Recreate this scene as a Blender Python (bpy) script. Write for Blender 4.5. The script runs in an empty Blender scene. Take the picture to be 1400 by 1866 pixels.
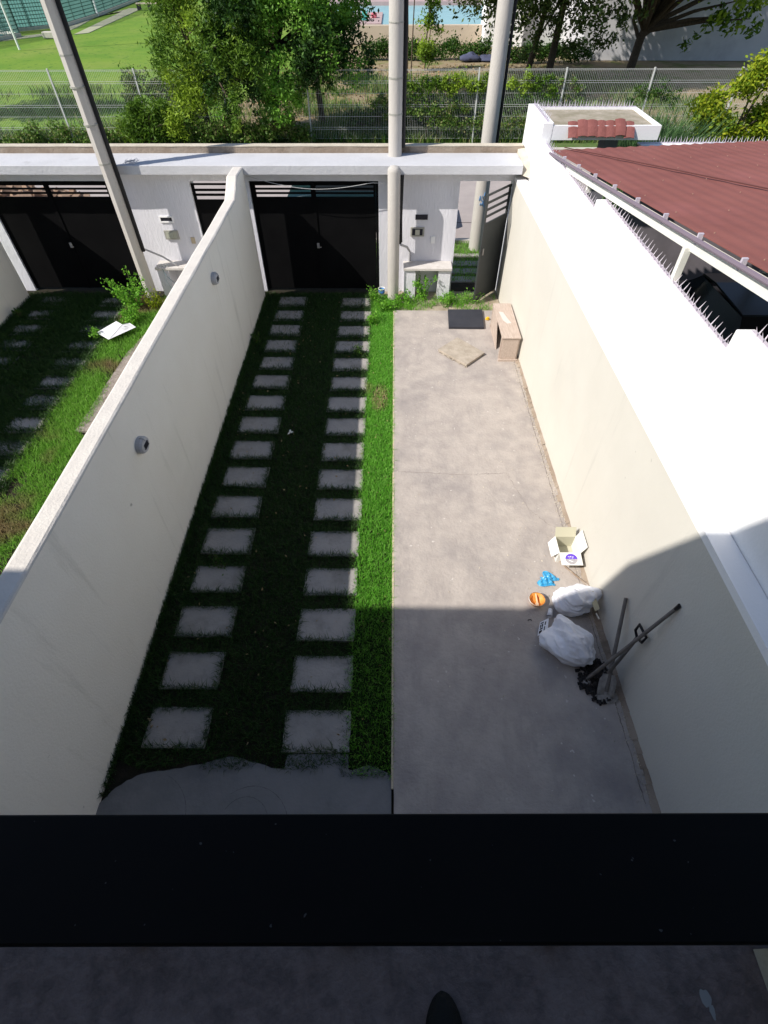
import bpy, math, random
import numpy as np
from mathutils import Vector, Matrix

# ------------------------------------------------------------------ camera, sky, sun
SC = bpy.context.scene
COL = SC.collection
cam_d = bpy.data.cameras.new('camera'); cam = bpy.data.objects.new('camera', cam_d); COL.objects.link(cam)
SC.camera = cam
F = 931.864
cam_d.sensor_fit = 'HORIZONTAL'; cam_d.sensor_width = 36.0; cam_d.lens = F / 1400 * 36.0
cam_d.clip_start = 0.05; cam_d.clip_end = 3000
def _cam_axes():
    n = np.array([(705-700)/F, -(1750-933)/F, -1.0]); n /= np.linalg.norm(n)
    y = np.array([(720-700)/F, -(-130-933)/F, -1.0]); y /= np.linalg.norm(y)
    z = -n; x = np.cross(y, z)
    return np.array([x, y, z])
RC = _cam_axes()
cam.matrix_world = Matrix.Translation((0, 0, 5.3)) @ Matrix([list(map(float, r)) for r in RC]).to_4x4()

SUN = Vector((1.0, 0.466, -1.0)).normalized()       # direction the light travels
elev = math.asin(-SUN.z)
W = bpy.data.worlds.new('World'); SC.world = W; W.use_nodes = True
wn = W.node_tree; bg = wn.nodes['Background']
sky = wn.nodes.new('ShaderNodeTexSky'); sky.sky_type = 'NISHITA'; sky.sun_disc = False
sky.sun_elevation = elev
sky.sun_rotation = math.atan2(-SUN.x, -SUN.y)
sky.air_density = 1.0; sky.dust_density = 1.0; sky.ozone_density = 2.6
wn.links.new(sky.outputs[0], bg.inputs[0]); bg.inputs[1].default_value = 0.102
sl = bpy.data.lights.new('sun', 'SUN'); so = bpy.data.objects.new('sun', sl); COL.objects.link(so)
sl.energy = 4.3; sl.angle = math.radians(0.55); sl.color = (1.0, 0.94, 0.86)
so.rotation_euler = SUN.to_track_quat('-Z', 'Y').to_euler(); so.location = (-20, -10, 20)
SC.view_settings.view_transform = 'Standard'; SC.view_settings.look = 'None'
SC.view_settings.exposure = 0.36; SC.view_settings.gamma = 1.0
SC.cycles.max_bounces = 6; SC.cycles.diffuse_bounces = 3; SC.cycles.transparent_max_bounces = 8
SC.cycles.caustics_reflective = False; SC.cycles.caustics_refractive = False

rng = np.random.default_rng(7)
random.seed(5)

# ------------------------------------------------------------------ materials
MATS = {}
def mat(name, c1, c2=None, rough=0.85, scale=3.0, bump=0.0, bscale=None, c3=None, s3=0.6, t3=(0.55, 0.7), spec=0.3,
        detail=6, metal=0.0, speck=None, specks=60.0, speckt=0.74, stretch=None, streak=None):
    """noise-mottled material: c1/c2 mottle, c3 large stains of their own colour, speck small spots, bump"""
    if name in MATS: return MATS[name]
    m = bpy.data.materials.new(name); m.use_nodes = True; nt = m.node_tree; N = nt.nodes; L = nt.links
    b = N['Principled BSDF']; b.inputs['Roughness'].default_value = rough
    b.inputs['Specular IOR Level'].default_value = spec; b.inputs['Metallic'].default_value = metal
    tc = N.new('ShaderNodeNewGeometry'); src = tc.outputs['Position']
    if stretch:
        mp = N.new('ShaderNodeMapping'); mp.inputs['Scale'].default_value = stretch
        L.new(src, mp.inputs[0]); src = mp.outputs[0]
    def noise(s, d=detail, r=0.6):
        n = N.new('ShaderNodeTexNoise'); n.inputs['Scale'].default_value = s; n.inputs['Detail'].default_value = d
        n.inputs['Roughness'].default_value = r; L.new(src, n.inputs['Vector']); return n.outputs['Fac']
    def ramp(f, a, bb):
        r = N.new('ShaderNodeMapRange'); r.inputs['From Min'].default_value = a; r.inputs['From Max'].default_value = bb
        L.new(f, r.inputs['Value']); return r.outputs[0]
    def mix(f, A, B):
        x = N.new('ShaderNodeMix'); x.data_type = 'RGBA'
        L.new(f, x.inputs[0])
        for i, v in ((6, A), (7, B)):
            if isinstance(v, tuple): x.inputs[i].default_value = (*v, 1)
            else: L.new(v, x.inputs[i])
        return x.outputs[2]
    col = c1
    if c2: col = mix(ramp(noise(scale), 0.35, 0.65), c1, c2)
    if c3: col = mix(ramp(noise(s3, 8, 0.65), *t3), col, c3)
    if streak:          # (scale vector, low, high, colour): directional weathering
        mp2 = N.new('ShaderNodeMapping'); mp2.inputs['Scale'].default_value = streak[0]; L.new(tc.outputs['Position'], mp2.inputs[0])
        n2 = N.new('ShaderNodeTexNoise'); n2.inputs['Scale'].default_value = 1.0; n2.inputs['Detail'].default_value = 7; n2.inputs['Roughness'].default_value = 0.7
        L.new(mp2.outputs[0], n2.inputs['Vector']); col = mix(ramp(n2.outputs['Fac'], streak[1], streak[2]), col, streak[3])
    if speck: col = mix(ramp(noise(specks, 2), speckt, speckt + 0.03), col, speck)
    if isinstance(col, tuple): b.inputs['Base Color'].default_value = (*col, 1)
    else: L.new(col, b.inputs['Base Color'])
    if bump:
        bn = N.new('ShaderNodeBump'); bn.inputs['Strength'].default_value = bump; bn.inputs['Distance'].default_value = 0.02
        L.new(noise(bscale or scale * 8, 8), bn.inputs['Height']); L.new(bn.outputs[0], b.inputs['Normal'])
    MATS[name] = m; return m

def leafmat(name, cols, trans=0.35, rough=0.55, patch=None):
    """foliage: colour picked per leaf island among cols; patch=(colour, scale, lo, hi) for noise patches of a second colour"""
    if name in MATS: return MATS[name]
    m = bpy.data.materials.new(name); m.use_nodes = True; nt = m.node_tree; N = nt.nodes; L = nt.links
    b = N['Principled BSDF']; b.inputs['Roughness'].default_value = rough; b.inputs['Specular IOR Level'].default_value = 0.25
    g = N.new('ShaderNodeNewGeometry'); r = N.new('ShaderNodeValToRGB'); L.new(g.outputs['Random Per Island'], r.inputs[0])
    els = r.color_ramp.elements
    while len(els) < len(cols): els.new(0.5)
    for i, c in enumerate(cols):
        els[i].position = i / max(1, len(cols) - 1); els[i].color = (*c, 1)
    col = r.outputs[0]
    if patch:
        n = N.new('ShaderNodeTexNoise'); n.inputs['Scale'].default_value = patch[1]; n.inputs['Detail'].default_value = 4
        L.new(g.outputs['Position'], n.inputs['Vector'])
        mr = N.new('ShaderNodeMapRange'); mr.inputs['From Min'].default_value = patch[2]; mr.inputs['From Max'].default_value = patch[3]
        L.new(n.outputs['Fac'], mr.inputs['Value'])
        x = N.new('ShaderNodeMix'); x.data_type = 'RGBA'; L.new(mr.outputs[0], x.inputs[0]); L.new(col, x.inputs[6]); x.inputs[7].default_value = (*patch[0], 1)
        col = x.outputs[2]
    L.new(col, b.inputs['Base Color'])
    if trans:
        t = N.new('ShaderNodeBsdfTranslucent'); L.new(col, t.inputs[0])
        ms = N.new('ShaderNodeMixShader'); ms.inputs[0].default_value = trans
        L.new(b.outputs[0], ms.inputs[1]); L.new(t.outputs[0], ms.inputs[2]); L.new(ms.outputs[0], N['Material Output'].inputs[0])
    MATS[name] = m; return m

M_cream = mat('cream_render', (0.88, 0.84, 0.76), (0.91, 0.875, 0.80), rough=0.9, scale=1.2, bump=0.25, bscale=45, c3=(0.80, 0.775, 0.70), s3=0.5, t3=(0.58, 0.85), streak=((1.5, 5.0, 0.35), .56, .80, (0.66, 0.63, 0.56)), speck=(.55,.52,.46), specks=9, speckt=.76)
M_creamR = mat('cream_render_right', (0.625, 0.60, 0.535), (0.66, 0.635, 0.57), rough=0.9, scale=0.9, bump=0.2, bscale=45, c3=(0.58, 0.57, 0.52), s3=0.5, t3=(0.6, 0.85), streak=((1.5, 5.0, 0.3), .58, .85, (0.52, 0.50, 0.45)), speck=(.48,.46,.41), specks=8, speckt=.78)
M_coptop = mat('weathered_cream_coping', (0.72, 0.68, 0.62), (0.65, 0.61, 0.56), rough=0.9, scale=4, bump=0.4, bscale=30, c3=(0.52, 0.49, 0.45), s3=3.0, t3=(0.62, 0.80), streak=((40, 1.5, 4), .6, .8, (.5,.47,.42)))
M_white = mat('bright_white_paint', (0.93, 0.93, 0.93), (0.90, 0.90, 0.91), rough=0.8, scale=1.5, bump=0.15, bscale=40)
M_gatewall = mat('white_gate_wall_paint', (0.76, 0.76, 0.81), (0.71, 0.71, 0.76), rough=0.9, scale=2.0, bump=0.45, bscale=28, stretch=(1, 1, 0.25), c3=(0.56, 0.56, 0.58), s3=1.0, t3=(0.58, 0.8))
M_copw = mat('white_coping_paint', (0.58, 0.585, 0.61), (0.52, 0.525, 0.545), rough=0.9, scale=1.3, bump=0.35, bscale=18, c3=(0.42, 0.42, 0.43), s3=2.2, t3=(0.62, 0.78))
M_cement = mat('raw_cement', (0.36, 0.30, 0.24), (0.27, 0.21, 0.16), rough=0.95, scale=3, bump=0.6, bscale=20, c3=(0.18, 0.14, 0.10), s3=2.0, t3=(0.55, 0.7))
M_cemtop = mat('pale_cement', (0.62, 0.56, 0.46), (0.50, 0.45, 0.36), rough=0.95, scale=4, bump=0.4, bscale=25)
M_slab = mat('driveway_concrete', (0.475, 0.425, 0.385), (0.40, 0.355, 0.325), rough=0.9, scale=4.2, bump=0.5, bscale=22, detail=12,
             c3=(0.265, 0.24, 0.235), s3=1.1, t3=(0.47, 0.76), speck=(0.60, 0.56, 0.52), specks=14, speckt=0.72, streak=((5.0, 1.4, 1), .52, .85, (0.31, 0.28, 0.265)))
M_slabedge = mat('slab_edge', (0.66, 0.56, 0.40), (0.58, 0.48, 0.34), rough=0.9, scale=6, bump=0.3)
M_stone = mat('stepping_concrete', (0.37, 0.345, 0.325), (0.31, 0.295, 0.28), rough=0.9, scale=3.5, bump=0.45, bscale=30, c3=(0.20, 0.19, 0.17), s3=2.3, t3=(0.50, 0.75), speck=(0.55, 0.53, 0.5), specks=25, speckt=0.76)
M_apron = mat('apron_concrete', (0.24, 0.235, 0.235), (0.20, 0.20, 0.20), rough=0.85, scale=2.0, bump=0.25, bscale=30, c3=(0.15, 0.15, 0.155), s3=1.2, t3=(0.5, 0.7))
M_soil = mat('soil', (0.016, 0.015, 0.009), (0.035, 0.028, 0.018), rough=1, scale=6, bump=0.8, bscale=40)
M_gravel = mat('gravel_ground', (0.40, 0.35, 0.31), (0.25, 0.21, 0.18), rough=1, scale=25, bump=1.0, bscale=60, detail=3)
M_black = mat('black_gate_paint', (0.004, 0.004, 0.0045), (0.006, 0.006, 0.0065), rough=0.8, scale=3, spec=0.06)
M_rail = mat('black_rail_paint', (0.004, 0.0038, 0.0036), (0.0055, 0.0052, 0.005), rough=0.6, scale=4, spec=0.12, speck=(0.075, 0.075, 0.075), specks=110, speckt=0.725, streak=((2, 60, 2), .6, .9, (.009,.009,.009)))
M_pole = mat('concrete_pole', (0.54, 0.51, 0.47), (0.48, 0.455, 0.42), rough=0.85, scale=2.5, bump=0.25, bscale=30, c3=(0.42, 0.41, 0.38), s3=1.5, t3=(0.55, 0.75), stretch=(1, 1, 0.3))
M_cable = mat('black_cable', (0.012, 0.012, 0.014), rough=0.5)
M_grey = mat('grey_plastic', (0.42, 0.42, 0.43), rough=0.5)
M_lampgrey = mat('grey_lamp_housing', (0.50, 0.50, 0.52), (0.44, 0.44, 0.46), rough=0.5)
M_dark = mat('dark_slot', (0.02, 0.02, 0.03), rough=0.6)
M_glass = mat('meter_glass', (0.45, 0.46, 0.38), rough=0.15, spec=0.6)
M_meter = mat('meter_frame', (0.42, 0.41, 0.36), (0.30, 0.30, 0.27), rough=0.5, scale=20)
M_red = mat('red_corrugated_roof', (0.262, 0.096, 0.080), (0.225, 0.080, 0.068), rough=0.8, scale=1.2, bump=0.1, bscale=30, c3=(0.30, 0.11, 0.10), s3=0.7, t3=(0.5, 0.7), speck=(0.5, 0.3, 0.2), specks=7, speckt=0.76)
M_tile = mat('red_roof_tile', (0.27, 0.10, 0.09), (0.21, 0.075, 0.065), rough=0.85, scale=6, bump=0.4, bscale=30)
M_gutter = mat('white_gutter_metal', (0.80, 0.79, 0.74), (0.72, 0.71, 0.66), rough=0.5, scale=2)
M_spike = mat('pale_plastic_spikes', (0.60, 0.55, 0.62), (0.52, 0.48, 0.55), rough=0.5, scale=8)
M_dkfloor = mat('carport_floor', (0.20, 0.19, 0.20), (0.14, 0.135, 0.145), rough=0.9, scale=2)
M_road = mat('street_concrete', (0.42, 0.375, 0.36), (0.37, 0.33, 0.32), rough=0.95, scale=1.5, bump=0.3, bscale=30, c3=(0.32, 0.28, 0.27), s3=0.4, t3=(0.5, 0.7))
M_kerb = mat('kerb_concrete', (0.60, 0.57, 0.50), (0.5, 0.47, 0.41), rough=0.9, scale=3, bump=0.3)
M_verge = mat('verge_grass', (0.08, 0.15, 0.03), (0.13, 0.17, 0.06), rough=1, scale=4, bump=0.9, bscale=60)
M_wood = mat('pine_boards', (0.56, 0.465, 0.40), (0.47, 0.375, 0.31), rough=0.85, scale=9, bump=0.3, bscale=50, stretch=(4, 0.6, 4), c3=(0.64, 0.55, 0.48), s3=6, t3=(0.6, 0.7))
M_ply = mat('dusty_plywood', (0.47, 0.41, 0.34), (0.36, 0.31, 0.25), rough=0.95, scale=7, bump=0.5, bscale=40, c3=(0.62, 0.55, 0.47), s3=5, t3=(0.6, 0.66))
M_lid = mat('dark_panel', (0.035, 0.037, 0.048), (0.045, 0.047, 0.058), rough=0.6, scale=5, c3=(0.12, 0.12, 0.13), s3=9, t3=(0.68, 0.76))
M_bag = mat('white_woven_plastic', (0.88, 0.88, 0.92), (0.83, 0.83, 0.88), rough=0.5, scale=5, bump=0.3, bscale=120)
M_card = mat('white_card', (0.78, 0.77, 0.72), rough=0.8)
M_cardin = mat('card_inside', (0.52, 0.50, 0.38), rough=0.9)
M_purple = mat('purple_print', (0.13, 0.06, 0.55), rough=0.7)
M_blue = mat('blue_plastic_film', (0.02, 0.28, 0.55), (0.10, 0.42, 0.68), rough=0.25, scale=25, spec=0.6)
M_orange = mat('orange_tub', (0.85, 0.36, 0.08), (0.70, 0.26, 0.05), rough=0.5, scale=25)
M_yellow = mat('yellow_plastic', (0.85, 0.50, 0.03), rough=0.5)
M_handle = mat('grey_wooden_handle', (0.20, 0.18, 0.165), (0.14, 0.13, 0.12), rough=0.8, scale=15)
M_steel = mat('cement_crusted_steel', (0.44, 0.42, 0.40), (0.28, 0.27, 0.26), rough=0.7, scale=14, bump=0.5)
M_blackp = mat('black_plastic', (0.015, 0.015, 0.018), rough=0.45)
M_floor = mat('balcony_floor', (0.31, 0.24, 0.225), (0.19, 0.15, 0.145), rough=0.85, scale=30, bump=0.3, bscale=60, c3=(0.34, 0.27, 0.255), s3=6, t3=(0.5, 0.7), speck=(0.3, 0.3, 0.3), specks=45, speckt=0.80)
M_paint = mat('white_paint_splash', (0.45, 0.45, 0.45), rough=0.7)
M_shoe = mat('black_shoe', (0.004, 0.004, 0.004), (0.008, 0.008, 0.008), rough=0.6, scale=30, bump=0.3)
M_paper = mat('white_sheet', (0.82, 0.82, 0.86), rough=0.7)
M_field = mat('park_lawn', (0.115, 0.235, 0.02), (0.175, 0.28, 0.03), rough=1, scale=0.35, bump=0.6, bscale=8, c3=(0.21, 0.28, 0.05), s3=0.18, t3=(0.5, 0.7), speck=(0.08, 0.18, 0.02), specks=3.0, speckt=0.62)
M_dirt = mat('park_dirt', (0.34, 0.27, 0.17), (0.26, 0.20, 0.12), rough=1, scale=1.2, bump=0.6, bscale=10, c3=(0.17, 0.19, 0.06), s3=0.7, t3=(0.5, 0.62))
M_path = mat('park_path', (0.42, 0.42, 0.30), (0.35, 0.36, 0.24), rough=1, scale=1.0)
M_pool = mat('turquoise_pool', (0.26, 0.47, 0.50), (0.32, 0.53, 0.56), rough=0.3, scale=0.8)
M_terrace = mat('beige_terrace', (0.50, 0.42, 0.33), (0.56, 0.48, 0.38), rough=0.95, scale=0.8)
M_pink = mat('pink_deck', (0.50, 0.37, 0.36), (0.42, 0.31, 0.31), rough=0.95, scale=1)
M_wall2 = mat('park_wall', (0.60, 0.60, 0.62), (0.52, 0.52, 0.55), rough=0.95, scale=0.7, c3=(0.45, 0.45, 0.48), s3=0.5, t3=(0.5, 0.7))
M_fence = mat('white_fence_wire', (0.58, 0.59, 0.56), rough=0.5)
M_green = mat('green_fence_mesh', (0.09, 0.19, 0.165), (0.12, 0.23, 0.20), rough=0.7, scale=1)
M_bark = mat('bark', (0.07, 0.052, 0.04), (0.12, 0.09, 0.065), rough=1, scale=12, bump=0.6)
M_car = mat('dark_teal_car_paint', (0.012, 0.035, 0.045), rough=0.25, spec=0.6, metal=0.3)
M_navy = mat('navy_car_paint', (0.010, 0.012, 0.022), rough=0.3, spec=0.6, metal=0.2)
M_win = mat('car_window', (0.02, 0.025, 0.03), rough=0.08, spec=0.8)
M_tyre = mat('tyre_rubber', (0.02, 0.02, 0.02), rough=0.8)
M_rim = mat('wheel_rim', (0.5, 0.5, 0.52), rough=0.3, metal=0.8)
M_house = mat('house_render', (0.40, 0.37, 0.33), (0.36, 0.33, 0.30), rough=0.9, scale=1)
M_bucketb = mat('blue_bucket', (0.05, 0.16, 0.42), rough=0.4)
M_rubble = mat('broken_brick', (0.42, 0.30, 0.22), (0.28, 0.18, 0.12), rough=1, scale=6)
M_shadow_pile = mat('shadow_black', (0.012, 0.012, 0.013), (0.045, 0.04, 0.04), rough=0.9, scale=20, bump=0.5)  # near-black colour carries the shadow beside the sacks
M_cloth = mat('dark_blue_tarp', (0.06, 0.07, 0.13), (0.09, 0.10, 0.17), rough=0.8, scale=2)

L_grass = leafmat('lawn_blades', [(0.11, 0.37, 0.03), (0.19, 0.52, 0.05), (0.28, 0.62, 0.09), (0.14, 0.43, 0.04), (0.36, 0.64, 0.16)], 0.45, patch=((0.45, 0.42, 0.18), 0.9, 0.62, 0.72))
L_grass2 = leafmat('neighbour_blades', [(0.13, 0.34, 0.03), (0.20, 0.46, 0.05), (0.30, 0.55, 0.10), (0.17, 0.38, 0.05)], 0.45, patch=((0.34, 0.27, 0.14), 0.8, 0.54, 0.66))
L_weed = leafmat('weed_leaves', [(0.09, 0.28, 0.02), (0.16, 0.42, 0.03), (0.26, 0.52, 0.07)], 0.4)
L_shade_grass = leafmat('shade_grass_blades', [(0.014, 0.045, 0.008), (0.022, 0.07, 0.012), (0.05, 0.11, 0.022), (0.016, 0.05, 0.008)], 0.2)  # same grass as the lawn, darkened so its colour carries the shade
L_tree = leafmat('tree_leaves', [(0.012, 0.036, 0.006), (0.02, 0.06, 0.008), (0.04, 0.11, 0.015), (0.015, 0.045, 0.006), (0.03, 0.085, 0.01)], 0.2, patch=((0.20, 0.43, 0.045), 0.45, 0.47, 0.57))  # light green noise patches paint sunlit lobes into the dark crown
L_tree2 = leafmat('yellow_green_leaves', [(0.04, 0.10, 0.010), (0.09, 0.19, 0.015), (0.16, 0.28, 0.03), (0.06, 0.14, 0.012)], 0.35, patch=((0.30, 0.44, 0.04), 0.55, 0.50, 0.60))
L_bush = leafmat('dark_bush_leaves', [(0.025, 0.07, 0.01), (0.05, 0.13, 0.02), (0.09, 0.17, 0.02)], 0.3)
L_vine = leafmat('vine_leaves', [(0.05, 0.13, 0.015), (0.11, 0.22, 0.03), (0.18, 0.27, 0.06), (.22,.20,.09)], 0.3)
L_lime = leafmat('lime_leaves', [(0.14, 0.26, 0.015), (0.30, 0.40, 0.02), (0.42, 0.46, 0.03), (0.08, 0.20, 0.02)], 0.4)
L_far = leafmat('grey_green_leaves', [(0.05, 0.09, 0.02), (0.10, 0.15, 0.035), (0.15, 0.20, 0.05)], 0.3)
L_reed = leafmat('reed_blades', [(0.05, 0.12, 0.04), (0.10, 0.20, 0.07), (0.17, 0.27, 0.12)], 0.3)

# ------------------------------------------------------------------ mesh helpers
class MB:
    def __init__(s): s.v = []; s.f = []
    def add(s, vs, fs):
        o = len(s.v); s.v += [tuple(map(float, p)) for p in vs]; s.f += [tuple(o + i for i in f) for f in fs]; return s
    def box(s, x0, x1, y0, y1, z0, z1):
        if x0 > x1: x0, x1 = x1, x0
        if y0 > y1: y0, y1 = y1, y0
        v = [(x0,y0,z0),(x1,y0,z0),(x1,y1,z0),(x0,y1,z0),(x0,y0,z1),(x1,y0,z1),(x1,y1,z1),(x0,y1,z1)]
        return s.add(v, [(3,2,1,0),(4,5,6,7),(0,1,5,4),(1,2,6,5),(2,3,7,6),(3,0,4,7)])
    def hexa(s, b, t):      # 4 bottom + 4 top corners, counter-clockwise from above
        return s.add(list(b) + list(t), [(3,2,1,0),(4,5,6,7),(0,1,5,4),(1,2,6,5),(2,3,7,6),(3,0,4,7)])
    def prism(s, poly, z0, z1):   # horizontal polygon ccw extruded in z
        n = len(poly)
        v = [(p[0], p[1], z0) for p in poly] + [(p[0], p[1], z1) for p in poly]
        return s.add(v, [tuple(range(n))[::-1], tuple(range(n, 2*n))] + [(i, (i+1) % n, n + (i+1) % n, n + i) for i in range(n)])
    def tube(s, pts, r, n=12, cap=True, up=(0,0,1)):
        pts = [Vector(p) for p in pts]; rs = r if isinstance(r, (list, tuple)) else [r]*len(pts)
        o = len(s.v); prev = None
        for i, p in enumerate(pts):
            d = (pts[min(i+1, len(pts)-1)] - pts[max(i-1, 0)]).normalized()
            if prev is None:
                a = d.orthogonal().normalized()
            else:
                a = (prev - d * prev.dot(d)).normalized()
            prev = a; b = d.cross(a)
            for k in range(n):
                t = 2*math.pi*k/n
                s.v.append(tuple(p + (a*math.cos(t) + b*math.sin(t))*rs[i]))
        for i in range(len(pts)-1):
            for k in range(n):
                s.f.append((o+i*n+k, o+i*n+(k+1)%n, o+(i+1)*n+(k+1)%n, o+(i+1)*n+k))
        if cap:
            e = o+(len(pts)-1)*n; q = len(s.v); s.v += s.v[o:o+n] + s.v[e:e+n]
            s.f.append(tuple(q+k for k in range(n))[::-1]); s.f.append(tuple(q+n+k for k in range(n)))
        return s
    def bar(s, a, b, w, h):        # rectangular bar from a to b
        a = Vector(a); b = Vector(b); d = (b-a).normalized()
        u = d.cross(Vector((0,0,1)));
        if u.length < 1e-4: u = Vector((1,0,0))
        u.normalize(); w2 = u*(w/2); v2 = u.cross(d).normalized()*(h/2)
        c = [a-w2-v2, a+w2-v2, a+w2+v2, a-w2+v2]; e = [p+(b-a) for p in c]
        return s.add(c+e, [(0,1,2,3),(7,6,5,4),(0,4,5,1),(1,5,6,2),(2,6,7,3),(3,7,4,0)])
    def lathe(s, prof, c=(0,0,0), n=24):
        o = len(s.v)
        for r, z in prof:
            for k in range(n):
                t = 2*math.pi*k/n; s.v.append((c[0]+r*math.cos(t), c[1]+r*math.sin(t), c[2]+z))
        for i in range(len(prof)-1):
            for k in range(n):
                s.f.append((o+i*n+k, o+i*n+(k+1)%n, o+(i+1)*n+(k+1)%n, o+(i+1)*n+k))
        return s
    def build(s, name, m, parent=None, smooth=False, bevel=0, local=False):
        if parent is not None:
            off = Vector((0,0,0)) if local else Vector(parent.get('_w', (0,0,0)))
        else:
            a = np.array(s.v); off = Vector((float((a[:,0].min()+a[:,0].max())/2), float((a[:,1].min()+a[:,1].max())/2), float(a[:,2].min())))
        me = bpy.data.meshes.new(name)
        me.from_pydata([(p[0]-off.x, p[1]-off.y, p[2]-off.z) for p in s.v], [], s.f); me.update()
        me.materials.append(m)
        if smooth:
            me.polygons.foreach_set('use_smooth', [True]*len(me.polygons))
        o = bpy.data.objects.new(name, me); COL.objects.link(o)
        o['_w'] = tuple(off)
        if parent is not None:
            pw = Vector(parent.get('_w', (0,0,0)))
            o.parent = parent; o.location = (0,0,0) if (local or off == pw) else off - pw
        else: o.location = off
        if bevel:
            bv = o.modifiers.new('bevel', 'BEVEL'); bv.width = bevel; bv.segments = 2; bv.limit_method = 'ANGLE'
        return o

def tag(o, label=None, cat=None, group=None, kind=None):
    if label: o['label'] = label
    if cat: o['category'] = cat
    if group: o['group'] = group
    if kind: o['kind'] = kind
    return o
def thing(name, label, cat, loc, group=None, rz=0):
    o = bpy.data.objects.new(name, None); COL.objects.link(o); o.location = loc; o.rotation_euler = (0,0,rz); o['_w'] = tuple(map(float, loc))
    o.empty_display_size = 0.2
    return tag(o, label, cat, group)
def copy_tree(o, parent=None):
    c = o.copy(); COL.objects.link(c); c.parent = parent
    for ch in list(o.children): copy_tree(ch, c)
    return c
def struct(name, mb, m, **k): return tag(mb.build(name, m, **k), kind='structure')

def quads_mesh(name, V, nper, faces, m, parent=None, off=(0,0,0)):
    """V: (n, nper, 3) array of small islands, faces: index tuples per island"""
    n = len(V); me = bpy.data.meshes.new(name)
    V = V.reshape(-1, 3) - np.array(off)
    me.vertices.add(len(V)); me.vertices.foreach_set('co', V.astype(np.float32).ravel())
    loops = []; starts = []; tot = []; base = np.arange(n) * nper; pos = 0
    per = sum(len(f) for f in faces)
    L = np.concatenate([np.stack([base + i for i in f], 1) for f in faces], 1)      # n x per
    me.loops.add(L.size); me.loops.foreach_set('vertex_index', L.astype(np.int32).ravel())
    st = []; c = 0
    for f in faces: st.append(c); c += len(f)
    S = (np.arange(n)[:, None] * per + np.array(st)[None]).ravel()
    T = np.tile(np.array([len(f) for f in faces]), n)
    me.polygons.add(len(S)); me.polygons.foreach_set('loop_start', S.astype(np.int32)); me.polygons.foreach_set('loop_total', T.astype(np.int32))
    me.update(calc_edges=True); me.validate(); me.materials.append(m)
    o = bpy.data.objects.new(name, me); COL.objects.link(o)
    if parent is not None: o.parent = parent
    o['_w'] = tuple(map(float, off))
    if parent is None: o.location = off
    return o

def blades(name, pts, h, w, m, lean=0.5, zs=0.0, parent=None, off=(0,0,0)):
    """bent grass blades at pts (n,2) or (n,3)"""
    n = len(pts); r = rng
    P = np.zeros((n, 3)); P[:, :pts.shape[1]] = pts
    if pts.shape[1] == 2: P[:, 2] = zs
    hh = h * r.uniform(0.5, 1.35, n); ang = r.uniform(0, 2*np.pi, n); ww = w * r.uniform(0.7, 1.3, n)
    la = r.uniform(0, 2*np.pi, n); ll = lean * hh * r.uniform(0.2, 1.2, n)
    u = np.stack([np.cos(ang), np.sin(ang), np.zeros(n)], 1) * (ww/2)[:, None]
    d = np.stack([np.cos(la)*ll, np.sin(la)*ll, np.zeros(n)], 1)
    up = np.array([0, 0, 1.0])[None] * hh[:, None]
    V = np.stack([P-u, P+u, P+u*0.8+d*0.35+up*0.6, P-u*0.8+d*0.35+up*0.6, P+d+up*0.95], 1)
    return quads_mesh(name, V, 5, [(0,1,2,3), (3,2,4)], m, parent, off)

def leaves(name, C, size, m, parent=None, off=(0,0,0), asp=0.5, droop=0.0, jit=0.35, updir=0.0):
    """flat pointed leaves centred at C (n,3)"""
    n = len(C); r = rng
    a = r.normal(size=(n,3)); a[:,2] = a[:,2]*(1-droop) - droop*1.2 + updir; a /= np.linalg.norm(a, axis=1)[:,None]
    b = r.normal(size=(n,3)); b -= a*(a*b).sum(1)[:,None]; b /= np.linalg.norm(b, axis=1)[:,None]
    s = size * r.uniform(1-jit, 1+jit, n)
    A = a*s[:,None]; B = b*(s*asp)[:,None]
    V = np.stack([C-A*0.5, C-A*0.05+B*0.5, C+A*0.5, C-A*0.05-B*0.5], 1)
    return quads_mesh(name, V, 4, [(0,1,2,3)], m, parent, off)

def rand_rect(x0, x1, y0, y1, dens):
    n = int(abs((x1-x0)*(y1-y0))*dens)
    return np.stack([rng.uniform(x0, x1, n), rng.uniform(y0, y1, n)], 1)

# ------------------------------------------------------------------ geometry of the place
def XL(y): return -2.645 - 0.0105*y          # dividing wall, our face
def XR(y): return 2.47 - 0.0148*y            # right wall, our face
U = -5.2                                      # next lot's offset
YG = 11.17                                    # yard face of the street wall
# ground
struct('ground', MB().box(-400, 400, -200, 900, -1.0, -0.06), M_field)
struct('yard_soil', MB().box(-9, 2.6, -1.3, 11.6, -0.3, -0.012), M_soil)
n = 40
rx0 = 0.04
apr = [(XL(0), -1.2), (0.03, -1.2), (0.03, 1.33)]
# irregular front edge of the poured apron
edge0 = [(0.03,1.33),(-0.2,1.40),(-0.38,1.36),(-0.39,1.50),(-0.60,1.50),(-0.98,1.49),(-1.0,1.36),(-1.3,1.42),(-1.55,1.46),(-1.8,1.40),(-2.1,1.34),(-2.35,1.30),(-2.55,1.18),(XL(1)-0.05,1.0)]
edge = []
for i in range(len(edge0)-1):
    a_, b_ = edge0[i], edge0[i+1]; pm = edge0[max(i-1,0)]; pn = edge0[min(i+2,len(edge0)-1)]
    for k in range(5):
        t_ = k/5; h0 = .5*((-pm[1]+3*a_[1]-3*b_[1]+pn[1])*t_**3+(2*pm[1]-5*a_[1]+4*b_[1]-pn[1])*t_**2+(b_[1]-pm[1])*t_+2*a_[1])
        edge.append((a_[0]+(b_[0]-a_[0])*t_, h0+random.uniform(-.006,.006)))
edge.append(edge0[-1])
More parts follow.
